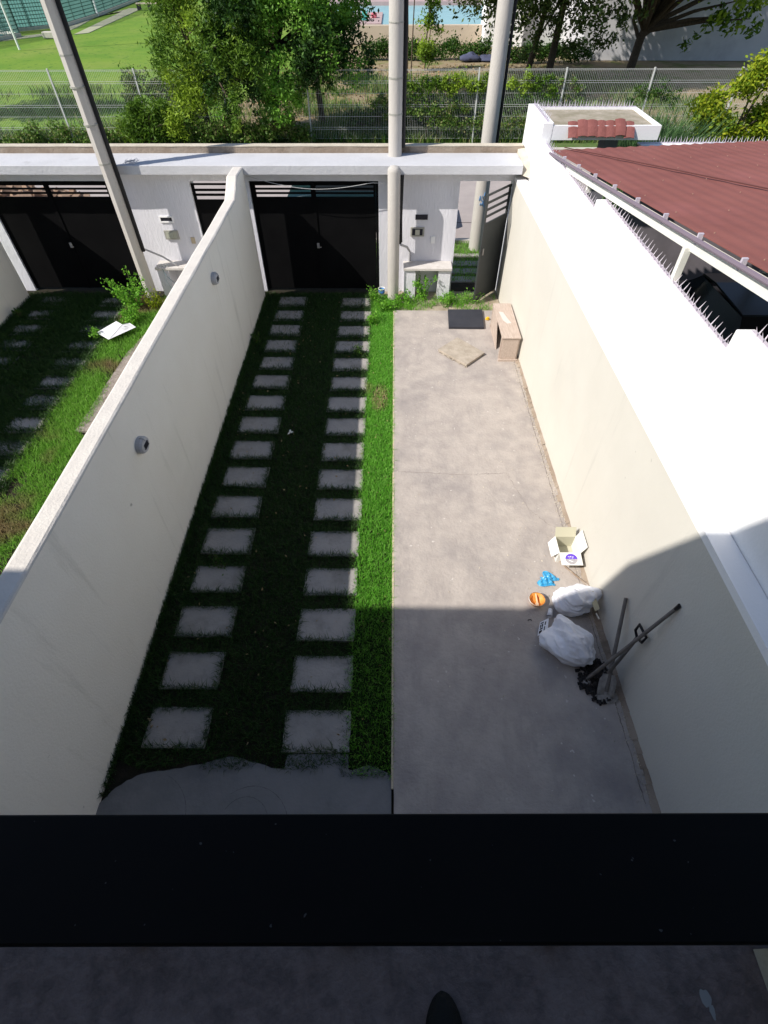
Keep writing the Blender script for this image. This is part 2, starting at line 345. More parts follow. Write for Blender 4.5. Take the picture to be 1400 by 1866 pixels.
struct('concrete_apron', MB().prism([(XL(0)-0.05,-1.2),(0.03,-1.2)] + edge, -0.05, 0.006), M_apron)
struct('concrete_apron', MB().prism([(x+U, y) for x, y in [(XL(0)-0.02,-1.2),(0.03,-1.2)] + edge], -0.05, 0.006), M_apron)
# right-hand slab with a slightly ragged edge
def lin(a, b, k): return [(a[0]+(b[0]-a[0])*i/k, a[1]+(b[1]-a[1])*i/k) for i in range(k)]
sl_edge = [(0.052 + random.uniform(-0.004, 0.004), y) for y in np.linspace(-1.2, 10.22, 60)]
poly = sl_edge[::-1] + [(0.052, -1.2)]
slab_poly = [(XR(-1.2)+0.02, -1.2), (XR(10.25)+0.02, 10.25)] + [(1.2, 10.235), (0.045, 10.24)] + sl_edge[::-1]
struct('driveway_slab', MB().prism(slab_poly, -0.05, 0.03), M_slab)
struct('slab_edging', MB().box(0.028, 0.050, 1.2, 10.24, -0.05, 0.026), M_slabedge)
g = MB()
for i in range(70):                            # rough mortar fillet where slab meets wall
    y0 = 1.0 + i*0.132; w = random.uniform(0.035, 0.07)
    if y0 > 10.1: break
    x = XR(y0)
    g.add([(x-w, y0, 0.030), (x+0.01, y0, 0.030), (x+0.01, y0+0.132, 0.030), (x-w*random.uniform(.8,1.1), y0+0.132, 0.030),
           (x+0.008, y0, 0.030+random.uniform(.02,.045)), (x+0.008, y0+0.132, 0.03+random.uniform(.02,.045))], [(0,3,5,4)])
tag(g.build('mortar_fillet', M_cement), kind='structure')
struct('gravel_strip', MB().prism([(-5.06,6.3),(-2.85,6.3),(-2.85,9.3),(-4.9,9.3),(-5.02,8.6)], -0.05, 0.02), M_gravel)

def crack(pts, w, z=.0312, amp=.012, n=60):
    mb = MB(); P = []
    tot = len(pts)-1
    for i in range(n+1):
        u = i/n*tot; k = min(int(u), tot-1); f = u-k
        P.append((pts[k][0]+(pts[k+1][0]-pts[k][0])*f+random.uniform(-amp,amp), pts[k][1]+(pts[k+1][1]-pts[k][1])*f+random.uniform(-amp,amp)))
    for a, b in zip(P[:-1], P[1:]):
        ww = w*random.uniform(.3,1); dx, dy = b[0]-a[0], b[1]-a[1]; L = math.hypot(dx,dy)+1e-6; nx, ny = -dy/L*ww, dx/L*ww
        mb.add([(a[0]-nx,a[1]-ny,z),(b[0]-nx,b[1]-ny,z),(b[0]+nx,b[1]+ny,z),(a[0]+nx,a[1]+ny,z)], [(0,1,2,3)])
    return mb
M_crack = mat('crack_dark', (.20,.175,.16), rough=1)
tag(crack([(.06,5.42),(1.1,5.36),(1.7,5.40)], .0035).build('slab_crack', M_crack), kind='structure')
tag(crack([(1.7,5.40),(1.9,4.7),(2.1,4.45),(2.38,4.2)], .0022).build('slab_crack', M_crack), kind='structure')
tag(crack([(XR(1.5)-.10,1.1),(XR(5)-.10,5),(XR(10)-.085,10)], .006, amp=.006, n=160).build('slab_gutter_line', M_crack), kind='structure')
def arc(cx_, cy_, r0, a0, a1): return [(cx_+r0*math.cos(a0+(a1-a0)*i/12), cy_+r0*math.sin(a0+(a1-a0)*i/12)) for i in range(13)]
M_arc = mat('trowel_line', (.12,.12,.12), rough=1)
for a_ in (arc(-2.25,.9,.42,-.2,1.2), arc(-1.25,.85,.36,-.3,2.2), arc(-1.3,.9,.22,0,2.6)):
    tag(crack(a_, .003, z=.0075, amp=.001, n=40).build('trowel_arc', M_arc), kind='structure')
# ------------------------------------------------------------------ stepping stones
NUM = ['first','second','third','fourth','fifth','sixth','seventh','eighth','ninth','tenth','eleventh','twelfth','thirteenth','fourteenth','fifteenth','sixteenth']
STONES = []
def stone_mesh(x0, x1, y0, y1):
    m = MB(); k = 5; p = []
    j = lambda: random.uniform(-0.008, 0.008)
    for i in range(k): p.append((x0+(x1-x0)*i/k + (j() if i else 0), y0 + j()))
    for i in range(k): p.append((x1 + j(), y0+(y1-y0)*i/k))
    for i in range(k): p.append((x1-(x1-x0)*i/k, y1 + j()))
    for i in range(k): p.append((x0 + j(), y1-(y1-y0)*i/k))
    cx_, cy_ = (x0+x1)/2, (y0+y1)/2; a_ = random.gauss(0, .012)
    p = [(cx_+(u-cx_)*math.cos(a_)-(v-cy_)*math.sin(a_), cy_+(u-cx_)*math.sin(a_)+(v-cy_)*math.cos(a_)) for u, v in p]
    return m.prism(p, -0.05, random.uniform(0.012, 0.020))
for lot, (ox, lotname) in enumerate([(0, 'open yard'), (U, 'yard beyond the dividing wall')]):
    for c, (xa, xb, cn) in enumerate([(-1.07, -0.415, 'the column beside the grass strip'), (-2.44, -1.82, 'the column along the wall')]):
        for i in range(16):
            yt = 10.86 - i*0.5945 - (0.03 if c == 0 else 0)
            if lot == 1 and yt < 4.6: continue
            x0, x1 = xa + ox + random.uniform(-.02,.02), xb + ox + random.uniform(-.012,.012)
            if lot == 0 and c == 1: x0 += 0.0; x1 += 0.02*(i/16)
            if lot == 0: x1 += (0.10 if False else 0) ; x0 += 0.0
            sh = (i-7)*0.004
            x0 += sh*(1 if c == 0 else 0); x1 += sh*(1 if c == 0 else 0)
            y0, y1 = yt-0.405+random.uniform(-.012,.012), yt+random.uniform(-.012,.012)
            if lot == 0 and i == 15: y0 = max(y0, 1.515)
            o = stone_mesh(x0, x1, y0, y1).build('stepping_stone', M_stone)
            tag(o, f'square concrete stepping stone, {NUM[i]} from the gate in {cn}, {lotname}', 'paving stone', f'stepping stones in the {lotname}')
            o['label'] = (f'grey stepping stone {NUM[i]} from the gate, ' + ('beside the sunny grass strip' if c == 0 else 'nearer the left wall') + (' of our yard' if lot == 0 else ', neighbouring yard')) if False else f'{NUM[i]} concrete stepping stone from the gate, {"right" if c==0 else "left"} column of {"the open yard" if lot==0 else "the neighbouring yard"}'
            STONES.append((x0, x1, y0, y1))

# ------------------------------------------------------------------ grass
def cut(pts, margin=0.012):
    keep = np.ones(len(pts), bool)
    for (x0, x1, y0, y1) in STONES:
        mx = np.abs(rng.normal(0, 0.03, len(pts))) - .01
        keep &= ~((pts[:,0] > x0+mx) & (pts[:,0] < x1-mx) & (pts[:,1] > y0+mx) & (pts[:,1] < y1-mx))
    return pts[keep]
def clump_mask(pts, sc, thr):
    a = np.sin(pts[:,0]*sc*1.3+pts[:,1]*sc*.7) + np.sin(pts[:,1]*sc*1.9-pts[:,0]*sc*.6+1.7) + np.sin(pts[:,0]*sc*3.1+2)*np.sin(pts[:,1]*sc*2.7)
    return pts[a + rng.uniform(-1.2, 1.2, len(pts)) > thr]
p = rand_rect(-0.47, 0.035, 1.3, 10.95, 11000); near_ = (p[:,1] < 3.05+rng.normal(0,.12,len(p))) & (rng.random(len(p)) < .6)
tag(blades('house_shade_grass', p[near_], 0.05, 0.006, L_shade_grass, 0.9, zs=-0.012), kind='stuff'); p = p[~near_]  # darker blades mixed in where the house shade falls, shade put into colour
p = p[p[:,0] > -0.43 + rng.normal(0, 0.02, len(p))]
p = p[p[:,1] > 1.35 + 0.06*np.sin(p[:,0]*9)]
p = p[p[:,0] > XL(5)+0.01+0*p[:,0]]
dry = ((p[:,0]+.20)/.15)**2 + ((p[:,1]-7.25)/.38)**2 + rng.normal(0,.35,len(p)) < 1
pd_ = p[dry & (rng.random(len(p)) < .55)]; p = p[~dry | (rng.random(len(p)) < .22)]
tag(blades('dry_grass', pd_, 0.035, 0.007, leafmat('straw_blades', [(.42,.32,.17),(.55,.45,.25),(.35,.33,.12)], .3), 1.6, zs=-.008), kind='stuff')
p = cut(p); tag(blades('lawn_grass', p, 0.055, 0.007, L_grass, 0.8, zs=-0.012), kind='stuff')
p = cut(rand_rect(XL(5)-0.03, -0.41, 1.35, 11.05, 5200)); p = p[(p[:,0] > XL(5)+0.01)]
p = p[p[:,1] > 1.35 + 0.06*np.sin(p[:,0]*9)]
tag(blades('lane_grass', p, 0.060, 0.006, L_shade_grass, 1.2, zs=-0.012), kind='stuff')
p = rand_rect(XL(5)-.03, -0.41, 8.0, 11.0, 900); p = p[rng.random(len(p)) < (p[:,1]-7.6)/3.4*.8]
tag(blades('creeping_grass', p, 0.07, 0.006, L_shade_grass, 1.2, zs=-0.0), kind='stuff')
q = rand_rect(-0.3, 0.05, 1.3, 10.2, 260); q[:,0] = 0.03 + rng.normal(0, 0.012, len(q))
tag(blades('edge_grass', q, 0.06, 0.006, L_grass, 1.3, zs=0.0), kind='stuff')
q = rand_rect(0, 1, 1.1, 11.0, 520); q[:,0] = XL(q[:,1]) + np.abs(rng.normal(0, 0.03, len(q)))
tag(blades('wall_foot_grass', q, 0.10, 0.006, L_shade_grass, 0.9, zs=0.0), kind='stuff')
tag(blades('neighbour_lane_grass', np.concatenate([cut(rand_rect(-8.0, -5.5, 4.2, 11.0, 3000)), clump_mask(rand_rect(-8.0, -5.6, 4.2, 11.0, 1600), 3.0, .3)]), 0.075, 0.007, L_shade_grass, 1.1, zs=-0.012), kind='stuff')
p = np.concatenate([clump_mask(rand_rect(-5.65, -3.6, 1.5, 10.8, 5200), 2.2, -1.4)])
lim = np.where((p[:,1] > 6.2) & (p[:,1] < 9.2), -5.0, -4.75)
p = p[(p[:,0] < lim + 0.06*np.sin(p[:,1]*3) + rng.normal(0, 0.04, len(p)))]
tag(blades('neighbour_grass', p, 0.085, 0.008, L_grass2, 0.9, zs=-0.012), kind='stuff')
p = rand_rect(-7.9, 2.4, 11.6, 13.85, 700)
tag(blades('verge_grass', p, 0.07, 0.012, L_grass2, 0.8, zs=0.0), kind='stuff')
def fringe(st, per, sc=1.0):
    out = []
    for (x0, x1, y0, y1) in st:
        P = 2*(x1-x0+y1-y0); n = int(P*per)
        for _ in range(n):
            u = random.random(); side = random.random()*P; inn = abs(random.gauss(0, .014))*sc
            if side < (x1-x0): out.append((x0+side, y0+inn))
            elif side < 2*(x1-x0): out.append((x0+side-(x1-x0), y1-inn))
            elif side < 2*(x1-x0)+(y1-y0): out.append((x0+inn, y0+side-2*(x1-x0)))
            else: out.append((x1-inn, y0+side-2*(x1-x0)-(y1-y0)))
    return np.array(out)
own = [q for q in STONES if q[0] > -2.9]; oth = [q for q in STONES if q[0] < -2.9]
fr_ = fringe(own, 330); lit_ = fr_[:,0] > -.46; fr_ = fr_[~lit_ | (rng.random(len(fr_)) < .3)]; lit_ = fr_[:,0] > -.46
tag(blades('fringe_grass', fr_[~lit_], 0.065, 0.006, L_shade_grass, 1.3, zs=.0), kind='stuff')
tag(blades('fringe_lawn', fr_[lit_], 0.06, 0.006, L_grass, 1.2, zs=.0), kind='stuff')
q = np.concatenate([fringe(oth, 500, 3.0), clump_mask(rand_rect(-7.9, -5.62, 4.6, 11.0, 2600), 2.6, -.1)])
tag(blades('overgrown_grass', q, 0.085, 0.007, L_shade_grass, 1.2, zs=.0), kind='stuff')
# gravel by the neighbour's side of the wall
q = rand_rect(-4.8, -2.9, 3.0, 10.9, 500)
tag(leaves('gravel', np.concatenate([q, np.full((len(q),1), 0.006)], 1), 0.04, M_gravel, asp=0.9), kind='stuff')
# fallen leaves and crumbs on the slab
q = np.concatenate([rand_rect(0.1, 2.3, 1.1, 10.2, 5), rand_rect(1.6, 2.35, 1.6, 4.4, 45)])
tag(leaves('slab_crumbs', np.concatenate([q, np.full((len(q),1), 0.036)], 1), 0.018, M_cemtop, asp=0.8), kind='stuff')

q = rand_rect(0, 1, 1.1, 10.1, 260); q[:,0] = XR(q[:,1]) - .04 - np.abs(rng.normal(0, .05, len(q)))
tag(leaves('wall_foot_grit', np.concatenate([q, np.full((len(q),1), 0.034)], 1), 0.014, M_cemtop, asp=0.8), kind='stuff')
q = np.concatenate([rand_rect(-2.6, -.45, 1.5, 10.8, 9), rand_rect(-.45, .03, 1.5, 10.8, 9)])
tag(leaves('dead_leaves', np.concatenate([q, rng.uniform(.02,.05,(len(q),1))], 1), 0.035, mat('dry_leaf_brown', (.30,.20,.10), (.42,.33,.18), rough=.9, scale=9), asp=0.6), kind='stuff')
# ------------------------------------------------------------------ walls
def extr(mb, stations):      # stations: list of 4-corner loops (x,y,z), joined
    o = len(mb.v)
    for s in stations: mb.v += [tuple(map(float, p)) for p in s]
    k = len(stations[0])
    for i in range(len(stations)-1):
        for j in range(k):
            mb.f.append((o+i*k+j, o+i*k+(j+1)%k, o+(i+1)*k+(j+1)%k, o+(i+1)*k+j))
    mb.f.append(tuple(o+j for j in range(k))[::-1]); mb.f.append(tuple(o+(len(stations)-1)*k+j for j in range(k)))
    return mb
def divwall(ox, name, label):
    t = thing(name, label, 'wall', (ox-2.75, 5.5, 0))
    T = lambda y: 2.20 if y < 9.9 else (2.20 + (y-9.9)/0.45*0.24 if y < 10.35 else 2.44)
    ys = [-1.3] + list(np.arange(0, 9.9, 0.55)) + [9.9, 10.1, 10.35, 10.86]
    body = MB(); cap = MB(); sb = []; sc = []
    for y in ys:
        x1 = ox + XL(y); x0 = x1 - 0.175; z = T(y) - 0.022
        sb.append([(x1, y, -0.3), (x1, y, z), (x0, y, z), (x0, y, -0.3)])
        j = random.uniform(-.004, .004)
        sc.append([(x1+0.006+j, y, z+0.002), (x1-0.002+j, y, z+0.016), (x1-0.02, y, z+0.026), (x0+0.02, y, z+0.026), (x0-0.006+j, y, z+0.014), (x0-0.006+j, y, z+0.002)])
    extr(body, sb).build('wall_body', M_cream, t); extr(cap, sc).build('wall_top', M_coptop, t)
    return t
divwall(0, 'boundary_wall', 'long cream rendered wall dividing the two front yards, two grey lamps on it')
divwall(U, 'boundary_wall', 'far cream yard wall at the left edge, beyond the neighbouring stepping stones')

t = thing('boundary_wall', 'tall cream wall on the right of the concrete slab with a white band on top', 'wall', (2.4, 5.5, 0))
b = MB(); w = MB(); s1 = []; s2 = []
for y in list(np.arange(-1.3, 11.0, 0.8)) + [11.16]:
    x = XR(y)
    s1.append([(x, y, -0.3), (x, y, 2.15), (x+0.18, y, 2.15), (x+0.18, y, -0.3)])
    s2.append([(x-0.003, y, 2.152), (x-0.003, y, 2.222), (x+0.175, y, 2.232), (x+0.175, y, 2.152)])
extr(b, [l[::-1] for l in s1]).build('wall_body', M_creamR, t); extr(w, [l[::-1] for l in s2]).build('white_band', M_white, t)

# the neighbour's white stepped wall behind the ledge
t = thing('stepped_wall', 'white neighbouring wall stepping up towards us, spikes along its tops', 'wall', (2.7, 5, 0))
steps = [(-1.3, 3.62, 3.30), (3.62, 7.2, 3.06), (7.2, 10.55, 2.88)]
for (y0, y1, z) in steps:
    MB().hexa([(XR(y0)+0.182, y0, 0), (XR(y0)+0.33, y0, 0), (XR(y1)+0.33, y1, 0), (XR(y1)+0.182, y1, 0)],
              [(XR(y0)+0.182, y0, z), (XR(y0)+0.33, y0, z), (XR(y1)+0.33, y1, z), (XR(y1)+0.182, y1, z)]).build('wall_step', M_white, t, bevel=0.012)
def spikes(pts, label, h=0.085, sp=0.088):
    """strip of base pads with conical spikes along a polyline"""
    t = thing('spike_strip', label, 'spike strip', pts[0], 'anti-climb spikes on the walls')
    base = MB(); pk = MB()
    for a, b in zip(pts[:-1], pts[1:]):
        a = Vector(a); b = Vector(b); L = (b-a).length; n = int(L/sp); d = (b-a)/L; sd = d.cross(Vector((0,0,1))).normalized()
        base.bar(a+Vector((0,0,.006)), b+Vector((0,0,.006)), 0.035, 0.010)
        for i in range(n):
            p = a + d*(i+0.5)*sp
            for (o, dx) in ((sd*0.012, 0.02), (-sd*0.014, -0.022)):
                q = p + o + d*(0.03 if dx > 0 else 0)
                tip = q + Vector((0,0,h*random.uniform(.88,1.06))) + sd*dx*random.uniform(.6,2.2) + d*random.gauss(0,.005)
                pk.tube([q, tip], [0.0085, 0.001], 5, cap=False)
    base.build('base_strip', M_spike, t); pk.build('spike_teeth', M_spike, t)
    return t
spikes([(XR(0)+0.29, 0.2, 3.30), (XR(3.6)+0.29, 3.58, 3.30)], 'row of pale spikes on the highest, nearest step of the white wall')
spikes([(XR(3.7)+0.29, 3.68, 3.06), (XR(7.1)+0.29, 7.16, 3.06)], 'long row of pale spikes on the middle step of the white wall')
spikes([(XR(7.3)+0.29, 7.25, 2.88), (XR(10.5)+0.29, 10.5, 2.88)], 'row of pale spikes on the lowest step of the white wall, by the gate canopy')
# repeat of low detail: steps' undersides hidden behind the ledge

# neighbour's gate canopy
t = thing('gate_canopy', "neighbour's white gate canopy with sunken cement top and red tiled front", 'gate canopy', (3.6, 11.2, 0))
MB().box(2.50, 2.68, 10.53, 11.95, 0, 3.16).build('side_pillar', M_white, t, bevel=0.01)
MB().box(2.69, 4.47, 10.62, 11.92, 2.90, 2.96).build('roof_slab', M_cement, t)
r = MB(); r.box(2.685, 4.42, 11.86, 11.92, 2.962, 3.12); r.box(4.42, 4.48, 10.582, 11.92, 2.962, 3.12); r.box(2.685, 4.48, 10.53, 10.58, 2.92, 3.12)
r.build('rim', M_white, t)
r = MB(); r.add([(3.05,10.67,2.903),(4.5,10.67,2.903),(4.5,11.79,2.903),(3.05,11.79,2.903)], [(0,1,2,3)])
MB().box(2.70, 4.415, 10.585, 11.855, 2.965, 3.085).build('cement_bed', mat('mossy_cement', (0.42,0.37,0.30), (0.28,0.25,0.18), rough=1, scale=5, bump=0.5), t)
tl = MB()
nt_ = 7; x0, x1 = 2.93, 4.02
for i in range(nt_):                             # curved tiles, upper lip to drooping front
    xa = x0+(x1-x0)*i/nt_; xb = x0+(x1-x0)*(i+1)/nt_ + 0.012; pr = []; kk = 7
    for s_, (y, z) in enumerate([(10.63, 3.145), (10.51, 3.075), (10.42, 2.965)]):
        for k in range(kk):
            u = k/(kk-1); pr.append((xa+(xb-xa)*u, y, z + 0.013*math.sin(math.pi*u) + 0.011*(i*7%3) + (0.012 if i % 2 else 0)))
    fs = [(s_*kk+k, s_*kk+k+1, (s_+1)*kk+k+1, (s_+1)*kk+k) for s_ in range(2) for k in range(kk-1)]
    tl.add(pr, fs)
o = tl.build('roof_tiles', M_tile, t); sm = o.modifiers.new('s', 'SOLIDIFY'); sm.thickness = 0.010
MB().box(3.75, 3.98, 10.95, 11.3, 0, 2.898).build('support_pillar', mat('grey_painted_pillar', (0.20,0.20,0.23), rough=0.8), t)
spikes([(2.70, 11.89, 3.121), (4.46, 11.89, 3.121)], 'row of spikes on the street edge of the gate canopy', h=0.10, sp=0.10)
spikes([(2.59, 10.60, 3.161), (2.59, 11.9, 3.161)], 'short row of spikes on the side pillar of the gate canopy', h=0.10, sp=0.10)

t = thing('front_wall', "neighbour's white front wall beyond the red roof, topped with spikes", 'wall', (8.5, 11.3, 0))
MB().box(4.50, 13, 11.2, 11.38, 0, 2.66).build('wall_body', mat('grey_plaster', (0.22,0.20,0.22), (0.17,0.155,0.17), rough=.9, scale=2), t)
MB().box(4.50, 13, 11.17, 11.41, 2.662, 2.69).build('wall_cap', M_white, t)
spikes([(4.52, 11.33, 2.691), (9.5, 11.33, 2.691)], "spikes along the neighbour's front wall above the red roof's far edge", h=0.10, sp=0.10)

# red corrugated carport roof
t = thing('carport_roof', 'large red corrugated roof over the neighbouring driveway, white beam along its edge', 'carport', (5, 6, 0))
P1 = Vector((2.60, 9.80, 2.93)); P2 = Vector((2.74, 5.12, 3.47)); P3 = Vector((6.0, 9.94, 3.02))
e1 = (P2-P1).normalized(); nrm = (P3-P1).cross(e1).normalized()
if nrm.z < 0: nrm = -nrm
P0 = Vector((2.51, 9.95, 2.875))
acr = e1.cross(nrm).normalized()
if acr.x < 0: acr = -acr
S1 = Vector((2.80, 9.6, 0)); 
# corrugations run along e2 (skewed to the eave as the seams show)
def onroof(x, y): 
    z = P1.z - (nrm.x*(x-P1.x)+nrm.y*(y-P1.y))/nrm.z; return Vector((x, y, z))
mb = MB(); nu = 260; nv = 2; far = 9.98; near = -1.0
xs = np.linspace(0, 11, 1101)
vs = []
for i, d in enumerate(xs):
    zc = 0.0022*math.sin(d*2*math.pi/0.175)
    a = onroof(2.60 + d, far + d*0.04 + 0.022*math.sin(d*2*math.pi/0.175)); b_ = onroof(2.60 + d + (far-near)*0.030, near)
    vs += [a + nrm*zc, b_ + nrm*zc]
mb.add(vs, [(2*i, 2*i+1, 2*i+3, 2*i+2) for i in range(len(xs)-1)])
o = mb.build('corrugated_sheet', M_red, t); sm = o.modifiers.new('s', 'SOLIDIFY'); sm.thickness = 0.008
# overlap seams
sm_ = MB()
for (xa, ya, xb, yb) in ((2.80, 10.0, 5.9, 2.0),):
    a = onroof(xa, ya)+nrm*0.026; b_ = onroof(xb, yb)+nrm*0.026; sm_.bar(a, b_, 0.025, 0.008)
sm_.build('sheet_seam', mat('dark_seam', (0.10,0.035,0.03), rough=0.8), t)
sc2 = MB()
for iy in range(12):
    for ix in range(16):
        q = onroof(2.72+ix*.52+(far-9.5+iy*.78)*.03, 9.6-iy*.78); sc2.tube([q, q+nrm*.010], [.009,.004], 6)
sc2.build('roof_rivets', mat('rusty_rivet', (.30,.17,.13), rough=.7), t)
bm = MB(); off_ = Vector((-0.02, 0, -0.10))
A_ = onroof(2.66, 9.0)+off_; B_ = onroof(2.62+0.32, near)+off_
bm.bar(A_, B_, 0.07, 0.10); bm.build('edge_beam', M_gutter, t)
gt = MB(); gt.tube([onroof(2.56, 9.9)+Vector((-0.01,0,-0.035)), onroof(2.56+0.32, near)+Vector((-0.01,0,-0.035))], 0.022, 8); gt.build('edge_tube', mat('purple_grey_tube', (0.20,0.16,0.20), rough=0.5), t)
cl = MB()
for i in range(14):
    y = 9.2 - i*0.72; q = onroof(2.60+(far-y)*0.030, y); cl.box(q.x-0.04, q.x+0.005, q.y-0.012, q.y+0.012, q.z-0.08, q.z+0.015)
cl.build('roof_clips', M_spike, t)
for (x, y, z0) in ((2.70, 4.95, 3.062), (2.70, 8.05, 2.882)):
    q = onroof(2.70, y); MB().box(2.675, 2.735, y-0.03, y+0.03, z0, q.z-0.12).build('post', M_gutter, t)
for (x, y) in ((6.6, 9.3), (6.6, 4.5)):
    q = onroof(x, y); MB().box(x-0.05, x+0.05, y-0.05, y+0.05, 0.0, q.z-0.03).build('post', M_gutter, t)
struct('carport_floor', MB().box(2.95, 14, -3, 11.15, -0.3, 0.0), M_dkfloor)

# ------------------------------------------------------------------ street wall with gates
t = thing('gate_wall', 'white street wall with a thick coping, pierced by the black gates', 'wall', (-2.6, 11.3, 0))
Y0, Y1 = YG, 11.42; ZT = 2.13
w = MB()
def pier(x0, x1, z1=ZT): w.box(x0, x1, Y0, Y1, -0.3, z1)
for o_ in (0, U):
    pier(-0.28+o_, 1.285+o_)
    if o_ == 0: pier(2.30, 2.50)
    else: pier(2.30+o_, -2.77)
pier(-8.4, -2.77+U)
w.box(-14, -8.41, Y0, Y1, -0.3, ZT)
w.box(-14, 2.50, Y0, Y1, ZT+0.001, 2.33)
w.build('wall_body', M_gatewall, t)
cp = []
for i, x in enumerate(np.linspace(-14, 2.36, 40)):
    j = random.uniform(-.006, .006)
    cp.append([(x, 10.85+j, 2.325), (x, 10.85+j, 2.462), (x, 10.86+j, 2.472), (x, 11.60, 2.476), (x, 11.60, 2.325)])
extr(MB(), cp).build('coping', M_copw, t)
cp = []
for x in np.linspace(-14, 2.48, 60):
    j = random.uniform(-.008, .008)
    cp.append([(x, 11.603, 2.30), (x, 11.603, 2.575+j*0.5), (x, 11.74+j, 2.58), (x, 11.74+j, 2.30)])
extr(MB(), cp).build('cement_parapet', M_cement, t)
cp = []
for x in np.linspace(-14, 2.46, 60):
    j = random.uniform(-.004, .004)
    cp.append([(x, 11.598+j, 2.580+j*0.3), (x, 11.598+j, 2.592), (x, 11.765+j, 2.594), (x, 11.765+j, 2.580+j*.3)])
extr(MB(), cp).build('parapet_top', M_cemtop, t)
MB().hexa([(2.362,10.9,2.30),(2.50,10.70,2.30),(2.50,11.60,2.30),(2.362,11.60,2.30)], [(2.362,11.05,2.46),(2.50,10.98,2.50),(2.50,11.60,2.56),(2.362,11.60,2.54)]).build('cement_end', M_cemtop, t)

def gate(x0, x1, label, split, handle=True):
    t = thing('driveway_gate', label, 'gate', ((x0+x1)/2, YG+0.1, 0.02), 'black sheet metal driveway gates')
    ya, yb = YG+0.045, YG+0.085
    fr = MB(); fr.box(x0+.004, x0+0.05, ya-.01, yb+.01, .02, 2.12); fr.box(x1-0.05, x1-.004, ya-.01, yb+.01, .02, 2.12); fr.box(x0+.05, x1-.05, ya-.01, yb+.01, 2.08, 2.12)
    fr.build('gate_frame', M_black, t)
    for (a, b) in ((x0+.055, split-.006), (split+.006, x1-.055)):
        lf = MB(); lf.box(a, b, ya, yb, 0.04, 1.84)
        l = lf.build('gate_leaf', M_black, t)
        sl_ = MB()
        for k in range(3): sl_.box(a, b, ya+.005, yb-.005, 1.905+k*0.075-0.012, 1.905+k*0.075+0.018)
        sl_.box(a, a+.04, ya, yb, 1.842, 2.075); sl_.box(b-.04, b, ya, yb, 1.842, 2.075)
        sl_.build('gate_slats', M_black, l)
    MB().box(split-.03, split+.03, ya-.016, ya-.012, .04, 2.08).build('cover_strip', M_black, t)
    if handle:
        h = MB(); h.box(split-.02, split+.03, ya-.03, ya-.0165, .90, 1.0); h.tube([(split+.005, ya-.03, .93), (split+.005, ya-.06, .93), (split+.07, ya-.06, .93)], .008, 8)
        h.build('gate_handle', M_steel, t)
    return t
gate(-2.765, -0.282, 'wide black double gate of the open yard, car seen through its slats', -1.55)
gate(-2.765+U, -0.282+U, 'wide black double gate of the neighbouring yard, rubble seen through its slats', -1.55+U)
# neighbour's pedestrian gate (closed)
def pgate(name, label, hinge, free, z0=0.05, z1=2.08, op=0.5, nslot=4):
    t = thing(name, label, 'gate', (hinge[0], hinge[1], 0))
    h = Vector((hinge[0], hinge[1], 0)); f = Vector((free[0], free[1], 0)); d = f-h; L = d.length; d /= L
    def plate(a, b, za, zb, th=0.03):
        m = MB(); A = h+d*a; B = h+d*b; s = Vector((-d.y, d.x, 0))*th/2
        return ([A-s+Vector((0,0,za)), B-s+Vector((0,0,za)), B+s+Vector((0,0,za)), A+s+Vector((0,0,za))], [A-s+Vector((0,0,zb)), B-s+Vector((0,0,zb)), B+s+Vector((0,0,zb)), A+s+Vector((0,0,zb))])
    zt = z1-op
    m = MB(); m.hexa(*plate(0, L, z0, zt)); m.build('gate_panel', M_pg, t)
    m = MB(); m.hexa(*plate(0, .05, zt+.001, z1)); m.hexa(*plate(L-.05, L, zt+.001, z1)); m.hexa(*plate(.051, L-.051, z1-.03, z1))
    st = (op-0.03)/nslot
    for k in range(nslot-1): m.hexa(*plate(.051, L-.051, zt+st*(k+1)-.02, zt+st*(k+1)+.02, .02))
    m.build('gate_slats', M_pg, t)
    m = MB(); A = h+d*(L-.08)
    m.hexa(*[[p + Vector((0,0,0)) for p in l] for l in plate(L-.10, L-.06, 1.0, 1.12, .06)]); m.build('gate_handle', M_steel, t)
    return t
M_pg = mat('dark_green_grey_gate_paint', (0.035,0.040,0.042), (0.045,0.050,0.052), rough=0.5, scale=2, spec=0.4)
pgate('pedestrian_gate', 'grey black pedestrian gate standing open against the right wall', (2.27, 11.20), (1.73, 10.56))
M_pg = M_black
pgate('pedestrian_gate', 'closed black pedestrian gate half hidden behind the dividing wall', (2.29+U, 11.22), (1.295+U, 11.22), op=0.28, nslot=3)

# counters
def counter(ox, label):
    t = thing('wall_counter', label, 'counter', (0.75+ox, 10.95, 0), 'white masonry counters by the gates')
    MB().prism([(.235+ox, 10.80), (1.245+ox, 10.79), (1.245+ox, 11.166), (.235+ox, 11.166)], .60, .655).build('counter_top', M_gatewall2, t, bevel=0.008)
    MB().box(.255+ox, .49+ox, 10.83, 11.166, -0.1, .598).build('leg', M_gatewall, t)
    MB().box(.97+ox, 1.22+ox, 10.83, 11.166, -0.1, .598).build('leg', M_gatewall, t)
    return t
M_gatewall2 = mat('dusty_counter_top', (0.66,0.63,0.60), (0.56,0.53,0.50), rough=0.9, scale=6, bump=0.3, c3=(0.42,0.38,0.34), s3=4, t3=(0.6,0.75))
counter(0, 'white masonry counter on two legs beside the open pedestrian gate')
counter(U, 'white counter behind the dividing wall with small debris on it')

